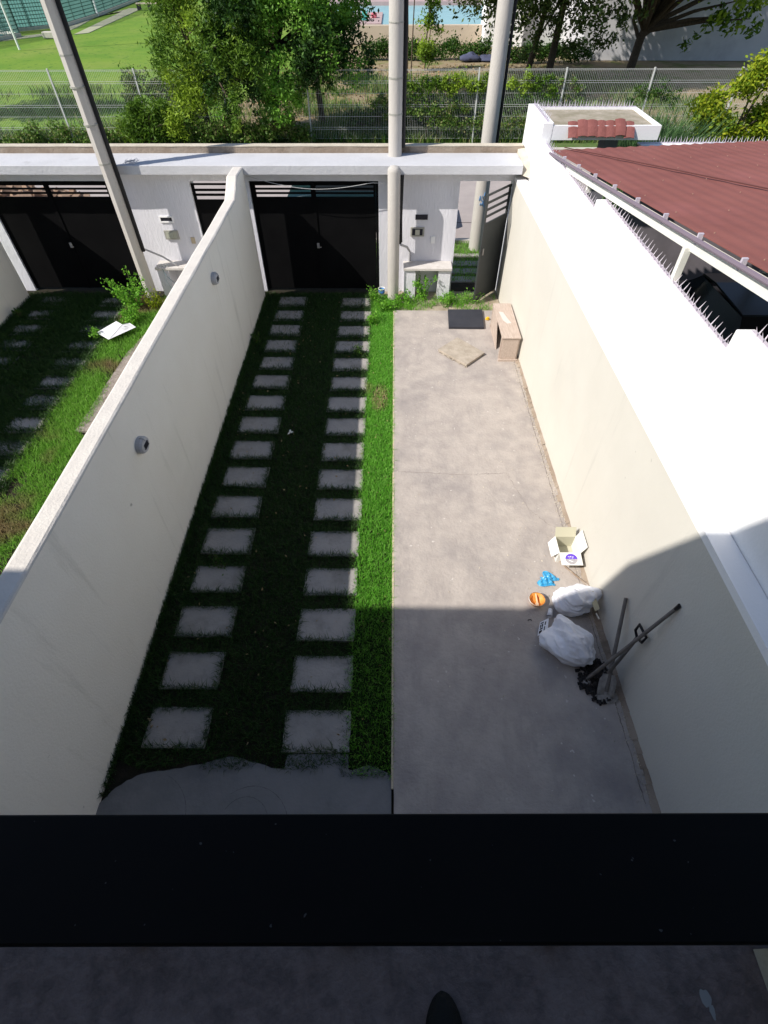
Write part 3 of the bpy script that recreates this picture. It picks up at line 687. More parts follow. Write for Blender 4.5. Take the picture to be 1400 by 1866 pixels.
# meters, plates, switches, cables
def meter(x, z, label, dark=True):
    t = thing('meter_box', label, 'meter', (x, YG, z), 'electricity meters on the street wall')
    m = MB(); m.box(x-.14, x+.14, YG-.035, YG-.001, z-.085, z+.085); m.build('frame', M_meter, t, bevel=.004)
    MB().box(x-.105, x+.105, YG-.040, YG-.036, z-.06, z+.06).build('recess', M_dark if dark else M_glass, t)
    MB().box(x-.045, x+.045, YG-.055, YG-.041, z-.05, z+.05).build('dial', M_glass, t)
meter(.505, 1.235, 'grey electricity meter box above the counter by the open pedestrian gate')
meter(U+.66, 1.17, 'electricity meter box on the neighbouring pier behind the leaning pole', False)
o = MB().box(.455, .70, YG-.02, YG-.001, 1.46, 1.55).build('number_plate', M_dark); tag(o, 'small dark rectangular plate above the electricity meter', 'plate')
t = thing('letter_slot', 'dark letter slot with a white surround in the neighbouring sunlit pier', 'letter slot', (U+.64, YG, 1.45))
fr = MB(); fr.box(U+.50, U+.78, YG-.02, YG-.001, 1.40, 1.425); fr.box(U+.50, U+.78, YG-.02, YG-.001, 1.495, 1.52); fr.box(U+.50, U+.525, YG-.02, YG-.001, 1.426, 1.494); fr.box(U+.755, U+.78, YG-.02, YG-.001, 1.426, 1.494); fr.build('surround', M_white, t)
MB().box(U+.526, U+.754, YG-.006, YG-.001, 1.426, 1.494).build('slot', M_dark, t)
o = MB().box(.79, .875, YG-.018, YG-.001, 1.01, 1.145).build('switch_plate', M_white); tag(o, 'white switch plate between the meter and the open pedestrian gate', 'switch')
o = MB().box(U+1.03, U+1.11, YG-.018, YG-.001, 1.0, 1.12).build('switch_plate', M_yellowish := mat('beige_plate', (.5,.42,.3), rough=.6)); tag(o, 'small beige switch plate beside the neighbouring closed gate', 'switch')

def pole8(mb, x, y, z0, z1, r0, r1, n=14):
    return mb.tube([(x, y, z0), (x, y, z1)], [r0, r1], n)
# left tall service pole in front of the wall
t = thing('service_pole', 'tall pale concrete pole rising in front of the coping in the neighbouring yard', 'pole', (U, 10.72, 0))
pole8(MB(), U+.02, 10.72, -0.2, 9.5, .125, .105, 8).build('shaft', M_pole, t)
j = MB(); j.tube([(U+.02,10.72,2.53),(U+.02,10.72,2.555)], .126, 8); j.build('joint_ring', M_meter, t); MB().tube([(U+.02,10.72,4.0),(U+.02,10.72,4.02)], .122, 8).build('joint_ring', M_meter, t)
c = MB()
c.tube([(U+.165,10.72,1.02),(U+.17,10.72,2.2),(U+.165,10.72,5.0),(U+.15,10.72,9.4)], .038, 8)
c.build('cable_bundle', M_cable, t)
t2 = MB().tube([(U+.17,10.74,1.06),(U+.45,10.86,.86),(U+.66,10.88,.70),(U+.68,10.90,.66)], .018, 8).build('drain_pipe', M_grey); tag(t2, 'thin grey pipe slanting from the left pole down to the counter', 'pipe')
# middle: stub column in front, taller pole behind
t = thing('service_column', 'round cream column with a domed top standing against the coping', 'column', (.02, 10.83, 0))
MB().lathe([(.118,-.1),(.118,2.38),(.108,2.43),(.07,2.465),(.0005,2.475)], (.02,10.83,0), 24).build('shaft', M_pole, t, smooth=True)
c = MB(); c.tube([(.160,10.84,1.12),(.163,10.84,1.8),(.160,10.84,2.32)], .022, 8); c.tube([(.185,10.85,1.15),(.175,10.85,1.6),(.19,10.85,2.32)], .014, 6); c.build('cable_bundle', M_cable, t)
c = MB(); c.tube([(.17,10.80,1.12),(.30,11.05,.98),(.36,11.14,.86),(.36,11.15,.66)], .022, 8); c.build('drain_pipe', M_grey, t)
t = thing('utility_pole', 'straight pale utility pole rising behind the middle of the coping', 'pole', (.035, 11.45, 0))
pole8(MB(), .035, 11.455, 0, 9.8, .128, .118, 20).build('shaft', M_pole, t, smooth=True)
MB().tube([(.035,11.455,4.30),(.035,11.455,4.315)], .129, 20).build('joint_ring', M_meter, t)
MB().tube([(.19,11.455,2.6),(.19,11.455,9.6)], .036, 8).build('cable_conduit', M_cable, t)
t = thing('utility_pole', 'thick tapered concrete street pole outside the open pedestrian gate, blue scribble on it', 'pole', (2.03, 13.5, 0))
pole8(MB(), 2.08, 13.5, -0.2, 10, .165, .135, 20).build('shaft', M_pole, t, smooth=True)
sc_ = MB()
for i in range(9):
    a = -2.0 + i*0.09; z = 1.12+0.11*math.sin(i*2.1); a2 = a+0.10
    sc_.bar((2.08+.167*math.cos(a), 13.5+.167*math.sin(a), z), (2.08+.167*math.cos(a2), 13.5+.167*math.sin(a2), z+0.09*math.cos(i*2.6)), .02, .012)
sc_.build('blue_scribble', mat('blue_spray_paint', (.12,.30,.60), rough=.6), t)
MB().tube([(2.27,13.5,1.8),(2.27,13.5,9.5)], .03, 8).build('cable_conduit', M_cable, t)
for o_n, (bx, by, br) in (('left', (U+.02, 10.72, .125)), ('mid', (.035, 11.455, .127))):
    par = [o for o in bpy.data.objects if o.get('category') == 'pole' and abs(o.location.x-bx) < .1 and o.type == 'EMPTY'][0]
    for z in (3.1, 3.6):
        MB().tube([(bx,by,z),(bx,by,z+.025)], br+.003, 20).build('metal_band', M_meter, par)
# cables
w_ = MB(); pts = []
for i in range(25):
    u = i/24; pts.append((-2.74+2.58*u, 10.95-0.02*u, 2.28-0.16*math.sin(math.pi*min(1,u*1.1)) -0.12*u))
w_.tube(pts, .005, 6); tag(w_.build('hanging_cable', mat('pale_cable', (.5,.5,.5), rough=.6)), 'thin pale cable sagging across the top of the open yard gate', 'cable')
w_ = MB(); pts = [(U+.28, 10.86, 2.48)]
for i in range(50): pts.append((U+.32+random.uniform(-.10,.12)+i*.002, 10.88+random.uniform(-.04,.22), 2.485+random.uniform(0,.05)))
w_.tube(pts, .0025, 4, cap=False); tag(w_.build('wire_tangle', mat('silver_wire', (.55,.55,.58), rough=.4)), 'tangle of thin pale wire on the coping beside the left pole', 'wire')

# wall lamps on the dividing wall
def wall_lamp(y, z, label):
    x = XL(y)
    t = thing('wall_lamp', label, 'wall lamp', (x, y, z), 'grey lamps on the dividing wall')
    m = MB(); n = 20
    ring = lambda xx, ry, rz: [(xx, ry*math.cos(2*math.pi*k/n), rz*math.sin(2*math.pi*k/n)) for k in range(n)]
    prof = [(0, .105, .085), (.05, .105, .085), (.072, .092, .072), (.075, .06, .04)]
    for (xx, a, b_) in prof: m.v += ring(xx, a, b_)
    for i in range(len(prof)-1):
        for k in range(n): m.f.append((i*n+k, i*n+(k+1)%n, (i+1)*n+(k+1)%n, (i+1)*n+k))
    m.f.append(tuple(range((len(prof)-1)*n, len(prof)*n)))
    m.build('housing', M_lampgrey, t, local=True, smooth=False)
    m = MB()
    for k in (-1, 0, 1): m.box(.0755, .085, -.05, .05, k*.022-.004, k*.022+.004)
    m.build('grille', M_dark, t, local=True)
    m = MB(); m.tube([(.03,0,.084),(.06,0,.10),(.09,0,.06)], .006, 6); m.build('hood', M_lampgrey, t, local=True)
    return t
wall_lamp(7.75, 1.81, 'grey oval wall lamp farther along the dividing wall, by the gate')
wall_lamp(4.10, 1.68, 'grey oval wall lamp nearer the balcony on the dividing wall')

# ------------------------------------------------------------------ objects on the slab
SZ = 0.03
# wooden crate bench
t = thing('wooden_stand', 'rough pine box stand on end against the right wall', 'wooden stand', (2.15, 8.95, SZ))
x0, x1, y0, y1, zt = 1.965, 2.305, 8.34, 9.62, .50
MB().box(x0, x1, y0, y1, zt-.022, zt).build('top_board', M_wood, t, bevel=.003)
MB().box(x0+.03, x1-.03, y0+.015, y0+.037, SZ+.04, zt-.024).build('end_board', M_wood, t)
MB().box(x0+.03, x1-.03, y1-.04, y1-.018, SZ+.04, zt-.024).build('end_board', M_wood, t)
MB().box(x0-.005, x1, y0-.006, y0+.05, SZ, SZ+.038).build('foot_rail', M_wood, t)
MB().box(x0, x1, y1-.05, y1, SZ, SZ+.038).build('foot_rail', M_wood, t)
for (xx, yy) in ((x0, y0+.04), (x0, y1-.085), (x1-.035, y0+.04), (x1-.035, y1-.085)):
    MB().box(xx, xx+.033, yy, yy+.04, SZ+.04, zt-.024).build('leg', M_wood, t)
MB().hexa([(x0+.004,y0+.40,SZ+.002),(x0+.018,y0+.40,SZ+.002),(x0+.018,y1-.09,SZ+.002),(x0+.004,y1-.09,SZ+.002)], [(x0+.004,y0+.72,zt-.03),(x0+.018,y0+.72,zt-.03),(x0+.018,y1-.09,zt-.03),(x0+.004,y1-.09,zt-.03)]).build('side_panel', M_wood, t)
p = [(x0+.06+.0, y0+.95), (x0+.14, y0+.93), (x0+.20, y0+.66), (x0+.24, y0+.52), (x0+.16, y0+.50), (x0+.10, y0+.62)]
MB().prism(p[::-1], zt+.001, zt+.003).build('paint_patch', mat('pale_plaster_patch', (.66,.60,.55), rough=.9), t)
# dark panel, plywood square, yellow scrap
o = MB().prism([(1.135,9.49),(1.835,9.48),(1.875,10.20),(1.165,10.20)], SZ+.001, SZ+.05).build('dark_cover', M_lid, bevel=.004); tag(o, 'flat square black cover lying at the gate end of the slab', 'cover')
m = MB().prism([(1.362,8.14),(1.735,8.55),(1.27,9.09),(.875,8.66)], SZ+.015, SZ+.055); o = m.build('board', M_ply, bevel=.004); tag(o, 'square dusty board with crumbled edges lying askew near the wooden stand', 'board')
k = MB()
for i in range(30):
    a, b_ = (1.362,8.14), (.875,8.66); u = i/30; x = a[0]+(b_[0]-a[0])*u; y = a[1]+(b_[1]-a[1])*u
    r = random.uniform(.008,.02); k.tube([(x+random.uniform(-.02,.03), y+random.uniform(-.03,.01), SZ+.001), (x, y, SZ+r*1.4)], [r, r*.4], 5)
tag(k.build('crumbs', M_ply), kind='stuff')
def blob(mb, c, r, seed, amp=.25, nu=14, nv=9, flat=1.0, fold=0):
    rr = np.random.default_rng(seed); ph = rr.uniform(0, 6.28, 12); o = len(mb.v)
    for i in range(nv+1):
        th = math.pi*i/nv
        for k in range(nu):
            a = 2*math.pi*k/nu
            q = 1 + amp*(math.sin(2*a+ph[0]+th)*.5 + math.sin(3*a+ph[1]-2*th)*.35 + math.sin(5*a+4*th+ph[2])*.25 + math.sin(3*th+ph[3]))*math.sin(th)
            if fold: q += fold*math.sin(th)*(abs(math.sin(4*a+3*th+ph[4]))-.5 + .6*abs(math.sin(7*a-5*th+ph[5]))-.3)
            mb.v.append((c[0]+r[0]*q*math.sin(th)*math.cos(a), c[1]+r[1]*q*math.sin(th)*math.sin(a), max(c[2]+r[2]*q*math.cos(th)*flat, SZ+.001) if c[2] < 1 else c[2]+r[2]*q*math.cos(th)))
    for i in range(nv):
        for k in range(nu):
            mb.f.append((o+i*nu+k, o+(i+1)*nu+k, o+(i+1)*nu+(k+1)%nu, o+i*nu+(k+1)%nu))
    return mb
o = blob(MB(), (1.95, 9.86, SZ+.03), (.045,.04,.03), 4).build('yellow_scrap', M_yellow, smooth=True); tag(o, 'small crumpled yellow scrap between the black cover and wooden stand', 'scrap')

# open white carton
t = thing('cardboard_box', 'open white cardboard carton with flaps out and purple print, against the wall', 'box', (2.22, 3.92, SZ), rz=0.0)
bx0, bx1, by0, by1, bh = 2.085, 2.345, 3.80, 4.06, .20; th = .006
MB().box(bx0, bx1, by0, by0+th, SZ+.001, bh+SZ).build('side_panel', M_card, t)
MB().box(bx0, bx1, by1-th, by1, SZ+.001, bh+SZ).build('side_panel', M_cardin, t)
MB().box(bx0, bx0+th, by0+th, by1-th, SZ+.001, bh+SZ).build('side_panel', M_card, t)
MB().box(bx1-th, bx1, by0+th, by1-th, SZ+.001, bh+SZ).build('side_panel', M_card, t)
MB().box(bx0+th, bx1-th, by0+th, by1-th, SZ+.001, SZ+.007).build('bottom', M_cardin, t)
zt = bh+SZ
def plate(a, b, c, d, th=.004):
    a, b, c, d = map(Vector, (a,b,c,d)); n = (b-a).cross(d-a).normalized()*th
    return MB().add([a,b,c,d,a-n,b-n,c-n,d-n], [(0,1,2,3),(7,6,5,4),(0,4,5,1),(1,5,6,2),(2,6,7,3),(3,7,4,0)])
plate((bx0,by0,zt),(bx0+.01,by0-.15,zt-.05),(bx1+.01,by0-.15,zt-.05),(bx1,by0,zt)).build('front_flap', M_card, t)
plate((bx0,by1,zt),(bx1,by1,zt),(bx1+.0,by1+.07,zt+.10),(bx0,by1+.07,zt+.10)).build('back_flap', M_cardin, t)
plate((bx0,by0,zt),(bx0,by1,zt),(bx0-.07,by1-.02,zt-.11),(bx0-.07,by0+.02,zt-.11)).build('side_flap', M_card, t)
plate((bx1,by1,zt),(bx1,by0,zt),(bx1+.045,by0-.01,zt+.13),(bx1+.045,by1,zt+.13)).build('side_flap', M_card, t)
# round print on the front flap
fa = Vector((bx0,by0,zt)); fb = Vector((bx0+.005,by0-.15,zt-.05)); fu = Vector((1,0,0)); fv = (fb-fa).normalized(); fn = fu.cross(fv).normalized(); fn = fn if fn.z > 0 else -fn
cc = fa + (fb-fa)*.5 + fu*.135 + fn*.0015
def disc(rad, a0, a1, mt, nm, h=0, n=20, c=cc, ell=(1,.9)):
    P = [c + fn*h] + [c + fn*h + fu*math.cos(a0+(a1-a0)*i/n)*rad*ell[0] + fv*math.sin(a0+(a1-a0)*i/n)*rad*ell[1] for i in range(n+1)]
    return MB().add(P, [(0, i+1, i+2) for i in range(n)]).build(nm, mt, t)
disc(.074, math.pi, 2*math.pi, M_purple, 'purple_print')
disc(.074, 0, math.pi, mat('grey_print', (.30,.28,.30), (.5,.48,.5), scale=40, rough=.7), 'grey_print')
P = MB()
for (u, v, a, b_) in ((-.03,-.028,.02,.006),(-.005,-.03,.012,.012),(.02,-.026,.014,.008),(-.02,-.012,.01,.005),(.012,-.012,.016,.005),(-.02,.02,.03,.006),(.0,.034,.022,.006)):
    c_ = cc + fu*u + fv*v + fn*.001; P.add([c_-fu*a/2-fv*b_/2, c_+fu*a/2-fv*b_/2, c_+fu*a/2+fv*b_/2, c_-fu*a/2+fv*b_/2], [(0,1,2,3)])
P.build('pale_marks', M_white, t)
MB().box(bx0-.0012, bx0-.0002, by0+.05, by0+.14, SZ+.08, SZ+.17).build('purple_print', M_purple, t)
# stick, film, tub, cup, hook
o = MB().tube([(2.05,3.93,SZ+.035),(2.16,3.75,SZ+.02),(2.28,3.60,SZ+.018),(2.405,3.44,SZ+.02)], .009, 8).build('stick', mat('brown_stick', (.25,.17,.11), (.6,.55,.5), scale=3, rough=.8)); tag(o, 'thin brown stick lying between the white carton and the wall', 'stick')
def film(name, c, rx, ry, seed, m, n=26, hgt=.035, rot=0, lobes=3):
    r = np.random.default_rng(seed); ph = r.uniform(0, 6.28, 10); V = []; Fc = []
    for i in range(n+1):
        for k in range(n):
            a = 2*math.pi*k/n; q = i/n
            R = q*(1+.55*math.sin(lobes*a+ph[0])+.25*math.sin(5*a+ph[1]))
            x = rx*R*math.cos(a); y = ry*R*math.sin(a)
            z = hgt*(abs(math.sin(x*45+ph[2]+y*20))*.55+abs(math.sin(y*60+ph[3]-x*35))*.5)*(1-.75*q) + .003
            V.append((c[0]+x*math.cos(rot)-y*math.sin(rot), c[1]+x*math.sin(rot)+y*math.cos(rot), SZ+z))
    for i in range(n):
        for k in range(n): Fc.append((i*n+k, (i+1)*n+k, (i+1)*n+(k+1)%n, i*n+(k+1)%n))
    return MB().add(V, Fc).build(name, m)
o = film('plastic_film', (1.93, 3.53), .135, .075, 5, M_blue, n=40, hgt=.06, rot=-.35, lobes=2); tag(o, 'crumpled bright blue plastic film on the slab', 'plastic film')
t = thing('plastic_tub', 'round orange tub cut open, lying at the shadow edge', 'tub', (1.735, 3.215, SZ))
MB().lathe([(.055,.001),(.078,.02),(.090,.07),(.094,.072),(.086,.068),(.072,.022),(.0005,.012)], (1.735,3.215,SZ), 28).build('shell', M_orange, t, smooth=True)
MB().lathe([(.0945,.065),(.098,.070),(.0945,.076)], (1.735,3.215,SZ), 28).build('rim', M_card, t, smooth=True)
m = MB(); m.bar((1.735,3.30,SZ+.055),(1.73,3.135,SZ+.045), .014, .01); m.box(1.712,1.745,3.14,3.175,SZ+.02,SZ+.055); m.build('cross_bar', mat('peach_plastic', (.85,.6,.38), rough=.5), t)
m = MB(); m.tube([(1.80,3.27,SZ+.01),(1.86,3.285,SZ+.008),(1.90,3.29,SZ+.006),(1.905,3.31,SZ+.008)], .0025, 5); tag(m.build('wire_scrap', M_steel), 'short bent wire scrap beside the orange tub', 'wire')
o = MB().lathe([(.0005,0),(.026,.001),(.032,.10),(.030,.10),(.024,.004)], (0,0,0), 18)
R = Matrix.Rotation(math.radians(86), 4, 'X') ; R = Matrix.Rotation(math.radians(-18), 4, 'Z') @ R
o.v = [tuple(R @ Vector(p) + Vector((1.875, 3.10, SZ+.033))) for p in o.v]
o = o.build('paper_cup', M_bag, smooth=True); tag(o, 'small white cup lying on its side against the white sacks', 'cup')
o = MB().tube([(1.62+.022*math.cos(a), 2.965+.018*math.sin(a), SZ+.005) for a in np.linspace(.2, 3.1, 8)], .004, 6).build('hook', M_blackp); tag(o, 'tiny curved black hook on the shaded slab', 'hook')
o = MB().tube([(1.62+.5, 2.965+.0, SZ+.005),(1.63+.5,2.97,SZ+.005)], .004, 6)

# sacks: draped, creased bags
from mathutils import noise as mno
def sack(name, label, c, R, ang, seed, tips=(), cren=1.0, flat=.75):
    """creased sack: squashed superellipsoid pulled towards its knotted tips, sharp folds from ridged noise"""
    nu, nv = 150, 80; V = []; Fc = []; ca, sa = math.cos(ang), math.sin(ang)
    for i in range(nv+1):
        th = math.pi*i/nv
        for k in range(nu):
            a = 2*math.pi*k/nu; d = Vector((math.sin(th)*math.cos(a), math.sin(th)*math.sin(a), math.cos(th)))
            m = (abs(d.x)**1.7+abs(d.y)**1.7+abs(d.z)**2.2)**(-1/1.9)
            p = Vector((d.x*m*R[0], d.y*m*R[1], d.z*m*R[2]))
            for (tx, ty, tz, s_, wd) in tips:
                td = Vector((tx, ty, tz)).normalized(); w = max(0, d.dot(td)); p += td*s_*(w**wd)
            q = Vector((p.x*5, p.y*5, p.z*5)) + Vector((seed*3.1, seed*1.7, seed))
            fold = 0
            for (sc, am) in ((.9, .050), (1.9, .026), (3.8, .012)):
                u = mno.noise(Vector((q.x*sc*.9+q.y*sc*.35, q.y*sc*.5, q.z*sc*1.3)) + Vector((sc, 0, 0)))
                fold += am*(1-abs(u)*4.2)
            p *= 1 + fold*2.1*cren
            x = p.x*ca-p.y*sa; y = p.x*sa+p.y*ca; z = c[2]+p.z
            if z < SZ+.004: z = SZ+.004
            V.append((c[0]+x, c[1]+y, z))
    for i in range(nv):
        for k in range(nu): Fc.append((i*nu+k, (i+1)*nu+k, (i+1)*nu+(k+1)%nu, i*nu+(k+1)%nu))
    o = MB().add(V, Fc).build(name, M_bag, smooth=True)
    return tag(o, label, 'sack', 'white woven sacks of rubble')
sack('sack', 'white plastic sack behind, its top half in sunlight, against the right wall', (2.13,3.15,SZ+.13), (.20,.17,.18), .1, 11,
     tips=((.8,.1,.6,.10,3),(-.6,.7,-.2,.04,4),(.2,-.5,.8,.04,6)))
sack('sack', 'larger shaded white sack in front, beside the leaning tools', (1.97,2.60,SZ+.15), (.225,.20,.19), .15, 23,
     tips=((-1,.45,-.2,.14,8),(-.15,1,.35,.12,6),(.6,-.8,.1,.06,4)))
m = plate((2.24,3.16,.34),(2.30,3.17,.35),(2.345,2.98,.28),(2.29,2.96,.27), .02); o = m.build('foam_scrap', mat('yellowish_foam', (.55,.50,.34), rough=.9), bevel=.004); tag(o, 'yellowish strip of foam sticking out of the sunlit sack', 'foam strip')
o = MB().tube([(2.33,2.98,.20),(2.36,2.92,.17)], .009, 8).build('pale_rod', M_card); tag(o, 'short pale rod poking from the sunlit sack', 'rod')
t = thing('printed_wrapper', 'crumpled white wrapper with black print under the front sack', 'wrapper', (1.73,2.84,SZ))
plate((1.665,2.76,SZ+.03),(1.72,2.92,SZ+.05),(1.80,2.93,SZ+.13),(1.76,2.78,SZ+.12), .004).build('sheet', M_bag, t)
bk = MB()
A0 = Vector((1.665,2.76,SZ+.032)); Au = Vector((.055,.16,.02)); Av = Vector((.09,.02,.085)); An = Au.cross(Av).normalized(); An = An if An.z > 0 else -An
for (u, v, du, dv) in ((.08,.1,.22,.3),(.36,.12,.10,.32),(.52,.10,.22,.12),(.52,.30,.22,.12),(.80,.1,.08,.35),(.15,.6,.3,.10),(.55,.6,.25,.12)):
    q = A0+Au*u+Av*v+An*.005; bk.add([q, q+Au*du, q+Au*du+Av*dv, q+Av*dv], [(0,1,2,3)])
bk.build('black_print', M_blackp, t)
# pile of near-black chunks painting in the shadow behind and under the sacks
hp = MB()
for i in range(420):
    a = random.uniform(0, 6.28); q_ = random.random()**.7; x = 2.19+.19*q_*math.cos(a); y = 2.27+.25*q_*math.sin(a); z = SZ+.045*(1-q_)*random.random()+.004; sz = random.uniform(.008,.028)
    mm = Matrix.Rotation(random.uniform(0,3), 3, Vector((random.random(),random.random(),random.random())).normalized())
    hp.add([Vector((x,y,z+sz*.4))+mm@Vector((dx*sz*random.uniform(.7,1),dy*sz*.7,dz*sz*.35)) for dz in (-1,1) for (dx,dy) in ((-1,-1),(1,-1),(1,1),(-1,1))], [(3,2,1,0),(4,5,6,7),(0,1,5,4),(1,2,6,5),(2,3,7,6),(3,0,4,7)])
o = hp.build('shadow_pile', M_shadow_pile); tag(o, 'low pile of black chunks painting in the shadow between the front sack and the tools', 'painted shadow')

# tools
def rod(a, b, r): return MB().tube([a, b], r, 12)
t = thing('hoe', 'long handled hoe leaning on the wall close behind the sacks, curved blade down', 'hoe', (2.25, 2.06, SZ))
rod((2.245,2.12,SZ+.07), (2.405,2.806,.80), [.021,.018]).build('handle', M_handle, t, smooth=True)
m = MB(); n = 12; V = []
for i in range(n+1):
    a = math.pi*(i/n) ; V += [(2.245+.125*math.cos(a), 2.07-.05*math.sin(a), SZ+.006), (2.245+.115*math.cos(a), 2.085+.012*math.sin(a), SZ+.045)]
m.add(V, [(2*i, 2*i+2, 2*i+3, 2*i+1) for i in range(n)]); o = m.build('blade', M_steel, t); s_ = o.modifiers.new('s','SOLIDIFY'); s_.thickness = .006
m = MB(); m.tube([(2.245,2.10,SZ+.045),(2.25,2.15,SZ+.10)], [.022,.018], 10); m.build('socket', M_steel, t)
t = thing('long_pole', 'longest wooden pole leaning high on the wall, crossing the shovel', 'pole', (2.1, 2.26, SZ))
rod((2.095,2.27,SZ+.01), (2.415,2.265,1.50), [.019,.016]).build('handle', M_handle, t, smooth=True)
m = MB(); m.tube([(2.085,2.265,SZ+.004),(2.06,2.24,SZ+.02),(2.09,2.215,SZ+.03)], .010, 8); m.tube([(2.095,2.27,SZ+.01),(2.12,2.23,SZ+.02)], .009, 8); m.build('prongs', M_steel, t)
m = rod((2.412,2.265,1.485), (2.428,2.265,1.56), [.015,.019]); m.build('end_grip', M_blackp, t, smooth=True)
t = thing('shovel', 'square shovel with a black D grip, blade down by the sacks', 'shovel', (2.27, 2.25, SZ))
rod((2.262,2.26,SZ+.20), (2.378,2.36,.80), .018).build('shaft', M_handle, t, smooth=True)
P = []; a0 = Vector((2.262,2.245,SZ+.205)); dn = Vector((-.12,-.62,-.70)).normalized(); sd = Vector((.98,-.19,0)); 
m = MB(); V = []
W_ = [.055,.085,.088,.086,.080]; 
for i in range(5):
    c_ = a0 + dn*(.25*i/4)
    for k in range(5):
        u = (k-2)/2; V.append(c_ + sd*W_[i]*u + Vector((-.1,-.5,.8)).normalized()*(.016*u*u))
m.add(V, [(i*5+k, i*5+k+1, (i+1)*5+k+1, (i+1)*5+k) for i in range(4) for k in range(4)])
o = m.build('blade', M_steel, t, smooth=True); s_ = o.modifiers.new('s','SOLIDIFY'); s_.thickness = .004
c_ = Vector((2.38,2.36,.80)); u_ = Vector((-.15,.99,0)).normalized(); up_ = Vector((.12,.1,.98)).normalized()
m = MB(); m.tube([c_, c_+u_*.065+up_*.03, c_+u_*.07+up_*.12, c_-u_*.07+up_*.12, c_-u_*.065+up_*.03, c_], .014, 8); m.build('grip', M_blackp, t, smooth=True)

# small scraps in the grass and bucket
t = thing('bucket', 'small blue and white paint bucket at the foot of the column', 'bucket', (-.225, 10.93, 0))
MB().lathe([(.055,.001),(.062,.08),(.0635,.081),(.0605,.081),(.05,.01),(.0005,.01)], (-.225,10.93,0), 22).build('lower_shell', M_card, t, smooth=True)
MB().lathe([(.0640,.082),(.070,.16),(.066,.16),(.061,.083)], (-.225,10.93,0), 22).build('upper_shell', M_bucketb, t, smooth=True)
MB().lathe([(.070,.161),(.076,.165),(.076,.178),(.068,.178),(.068,.162)], (-.225,10.93,0), 22).build('rim', M_card, t, smooth=True)
MB().lathe([(.066,.13),(.0005,.135)], (-.225,10.93,0), 22).build('contents', mat('green_paint', (.1,.4,.3), rough=.5), t)
o = film('litter', (-1.60, 6.30), .035, .045, 8, M_card, n=14, hgt=.03); o.location.z -= .01; tag(o, 'crumpled white litter in the shaded grass between the stone columns', 'litter')
t = thing('folded_sheet', 'folded white sheet lying on the weeds in the neighbouring yard', 'sheet', (-5.4, 9.2, .1))
plate((-5.76,9.13,.13),(-5.42,8.86,.14),(-5.30,9.32,.20),(-5.47,9.46,.19), .006).build('shaded_half', M_paper, t)
plate((-5.42,8.86,.14),(-5.07,9.36,.12),(-5.22,9.47,.15),(-5.30,9.32,.20), .006).build('sunlit_half', M_paper, t)
b_ = MB()
for (u, v) in ((.42,.45),(.52,.6),(.6,.5),(.45,.65),(.55,.4)):
    q = Vector((-5.42,8.86,.14))*(1-u)*(1-v)+Vector((-5.07,9.36,.12))*u*(1-v)+Vector((-5.22,9.46,.16))*u*v+Vector((-5.30,9.32,.20))*(1-u)*v + Vector((0,0,.012))
    b_.add([q, q+Vector((.03,.01,0)), q+Vector((.03,.022,0)), q+Vector((0,.012,0))], [(0,1,2,3)])
b_.build('grey_print', M_lampgrey, t)
# debris on neighbour counter
d = MB()
for i in range(26): 
    x = U+.36+random.uniform(-.08,.16); y = 10.86+random.uniform(-.05,.08); r_ = random.uniform(.008,.02); d.tube([(x,y,.657),(x+.02*random.uniform(-1,1),y+.015,.66+r_)], [r_,r_*.6], 5)
tag(d.build('paper_scraps', M_card), 'small white scraps on the neighbouring counter beside the left pole', 'scraps')
d = MB()
d.tube([(U+.38,10.81,.66),(U+.45,10.77,.5),(U+.55,10.80,.35),(U+.60,10.78,.1),(U+.62,10.79,.02)], .008, 6); d.tube([(U+.40,10.81,.65),(U+.42,10.76,.4),(U+.50,10.78,.1)], .005, 6)
tag(d.build('loose_cable', mat('bluish_cable', (.25,.32,.36), rough=.5)), 'thin bluish cables hanging off the neighbouring counter', 'cable')

# ------------------------------------------------------------------ small plants
def herb(name, label, x, y, h, spread, nst, nl, m, size=.035, z=0.0, droop=.2, cat='plant', group=None, lean=.35, asp=.55):
    t = thing(name, label, cat, (x, y, z), group)
    st = MB(); C = []
    for i in range(nst):
        a = random.uniform(0, 6.28); L = h*random.uniform(.6, 1.05); q0 = Vector((x+random.gauss(0,spread*.35), y+random.gauss(0,spread*.35), z))
        d = Vector((math.cos(a)*lean*random.random()*1.5, math.sin(a)*lean*random.random()*1.5, 1)).normalized()
        p1 = q0+d*L*.6; p2 = q0+d*L+Vector((math.cos(a),math.sin(a),-.3))*L*.12
        st.tube([q0, p1, p2], [.005, .004, .002], 5, cap=False)
        for k in range(nl):
            u = random.random()**.8; q = q0+(p1-q0)*min(1,u/.6) if u < .6 else p1+(p2-p1)*((u-.6)/.4)
            C.append(q+Vector((random.gauss(0,spread*.22), random.gauss(0,spread*.22), random.gauss(0,.02))))
    C = np.array([tuple(c) for c in C]); C[:,2] = np.maximum(C[:,2], z+.01)
    st.build('stem', M_bark if m is not L_weed else mat('green_stem', (.12,.2,.05), rough=.8), t)
    leaves('leaves', C, size, m, parent=t, off=(x, y, z), droop=droop, asp=asp)
    return t
herb('weed_bush', 'leafy green weed standing upright in front of the white counter', .68, 10.78, .52, .13, 9, 55, L_weed, .05)
herb('weed_bush', 'low weeds spreading at the foot of the round column', .25, 10.62, .22, .22, 16, 22, L_weed, .05)
herb('weed_bush', 'bright green weed clump below the open pedestrian gate', 1.20, 10.58, .26, .18, 16, 26, L_weed, .04)
herb('weed_bush', 'spindly weeds along the foot of the pedestrian gate', 1.65, 10.60, .30, .28, 16, 12, L_weed, .04)
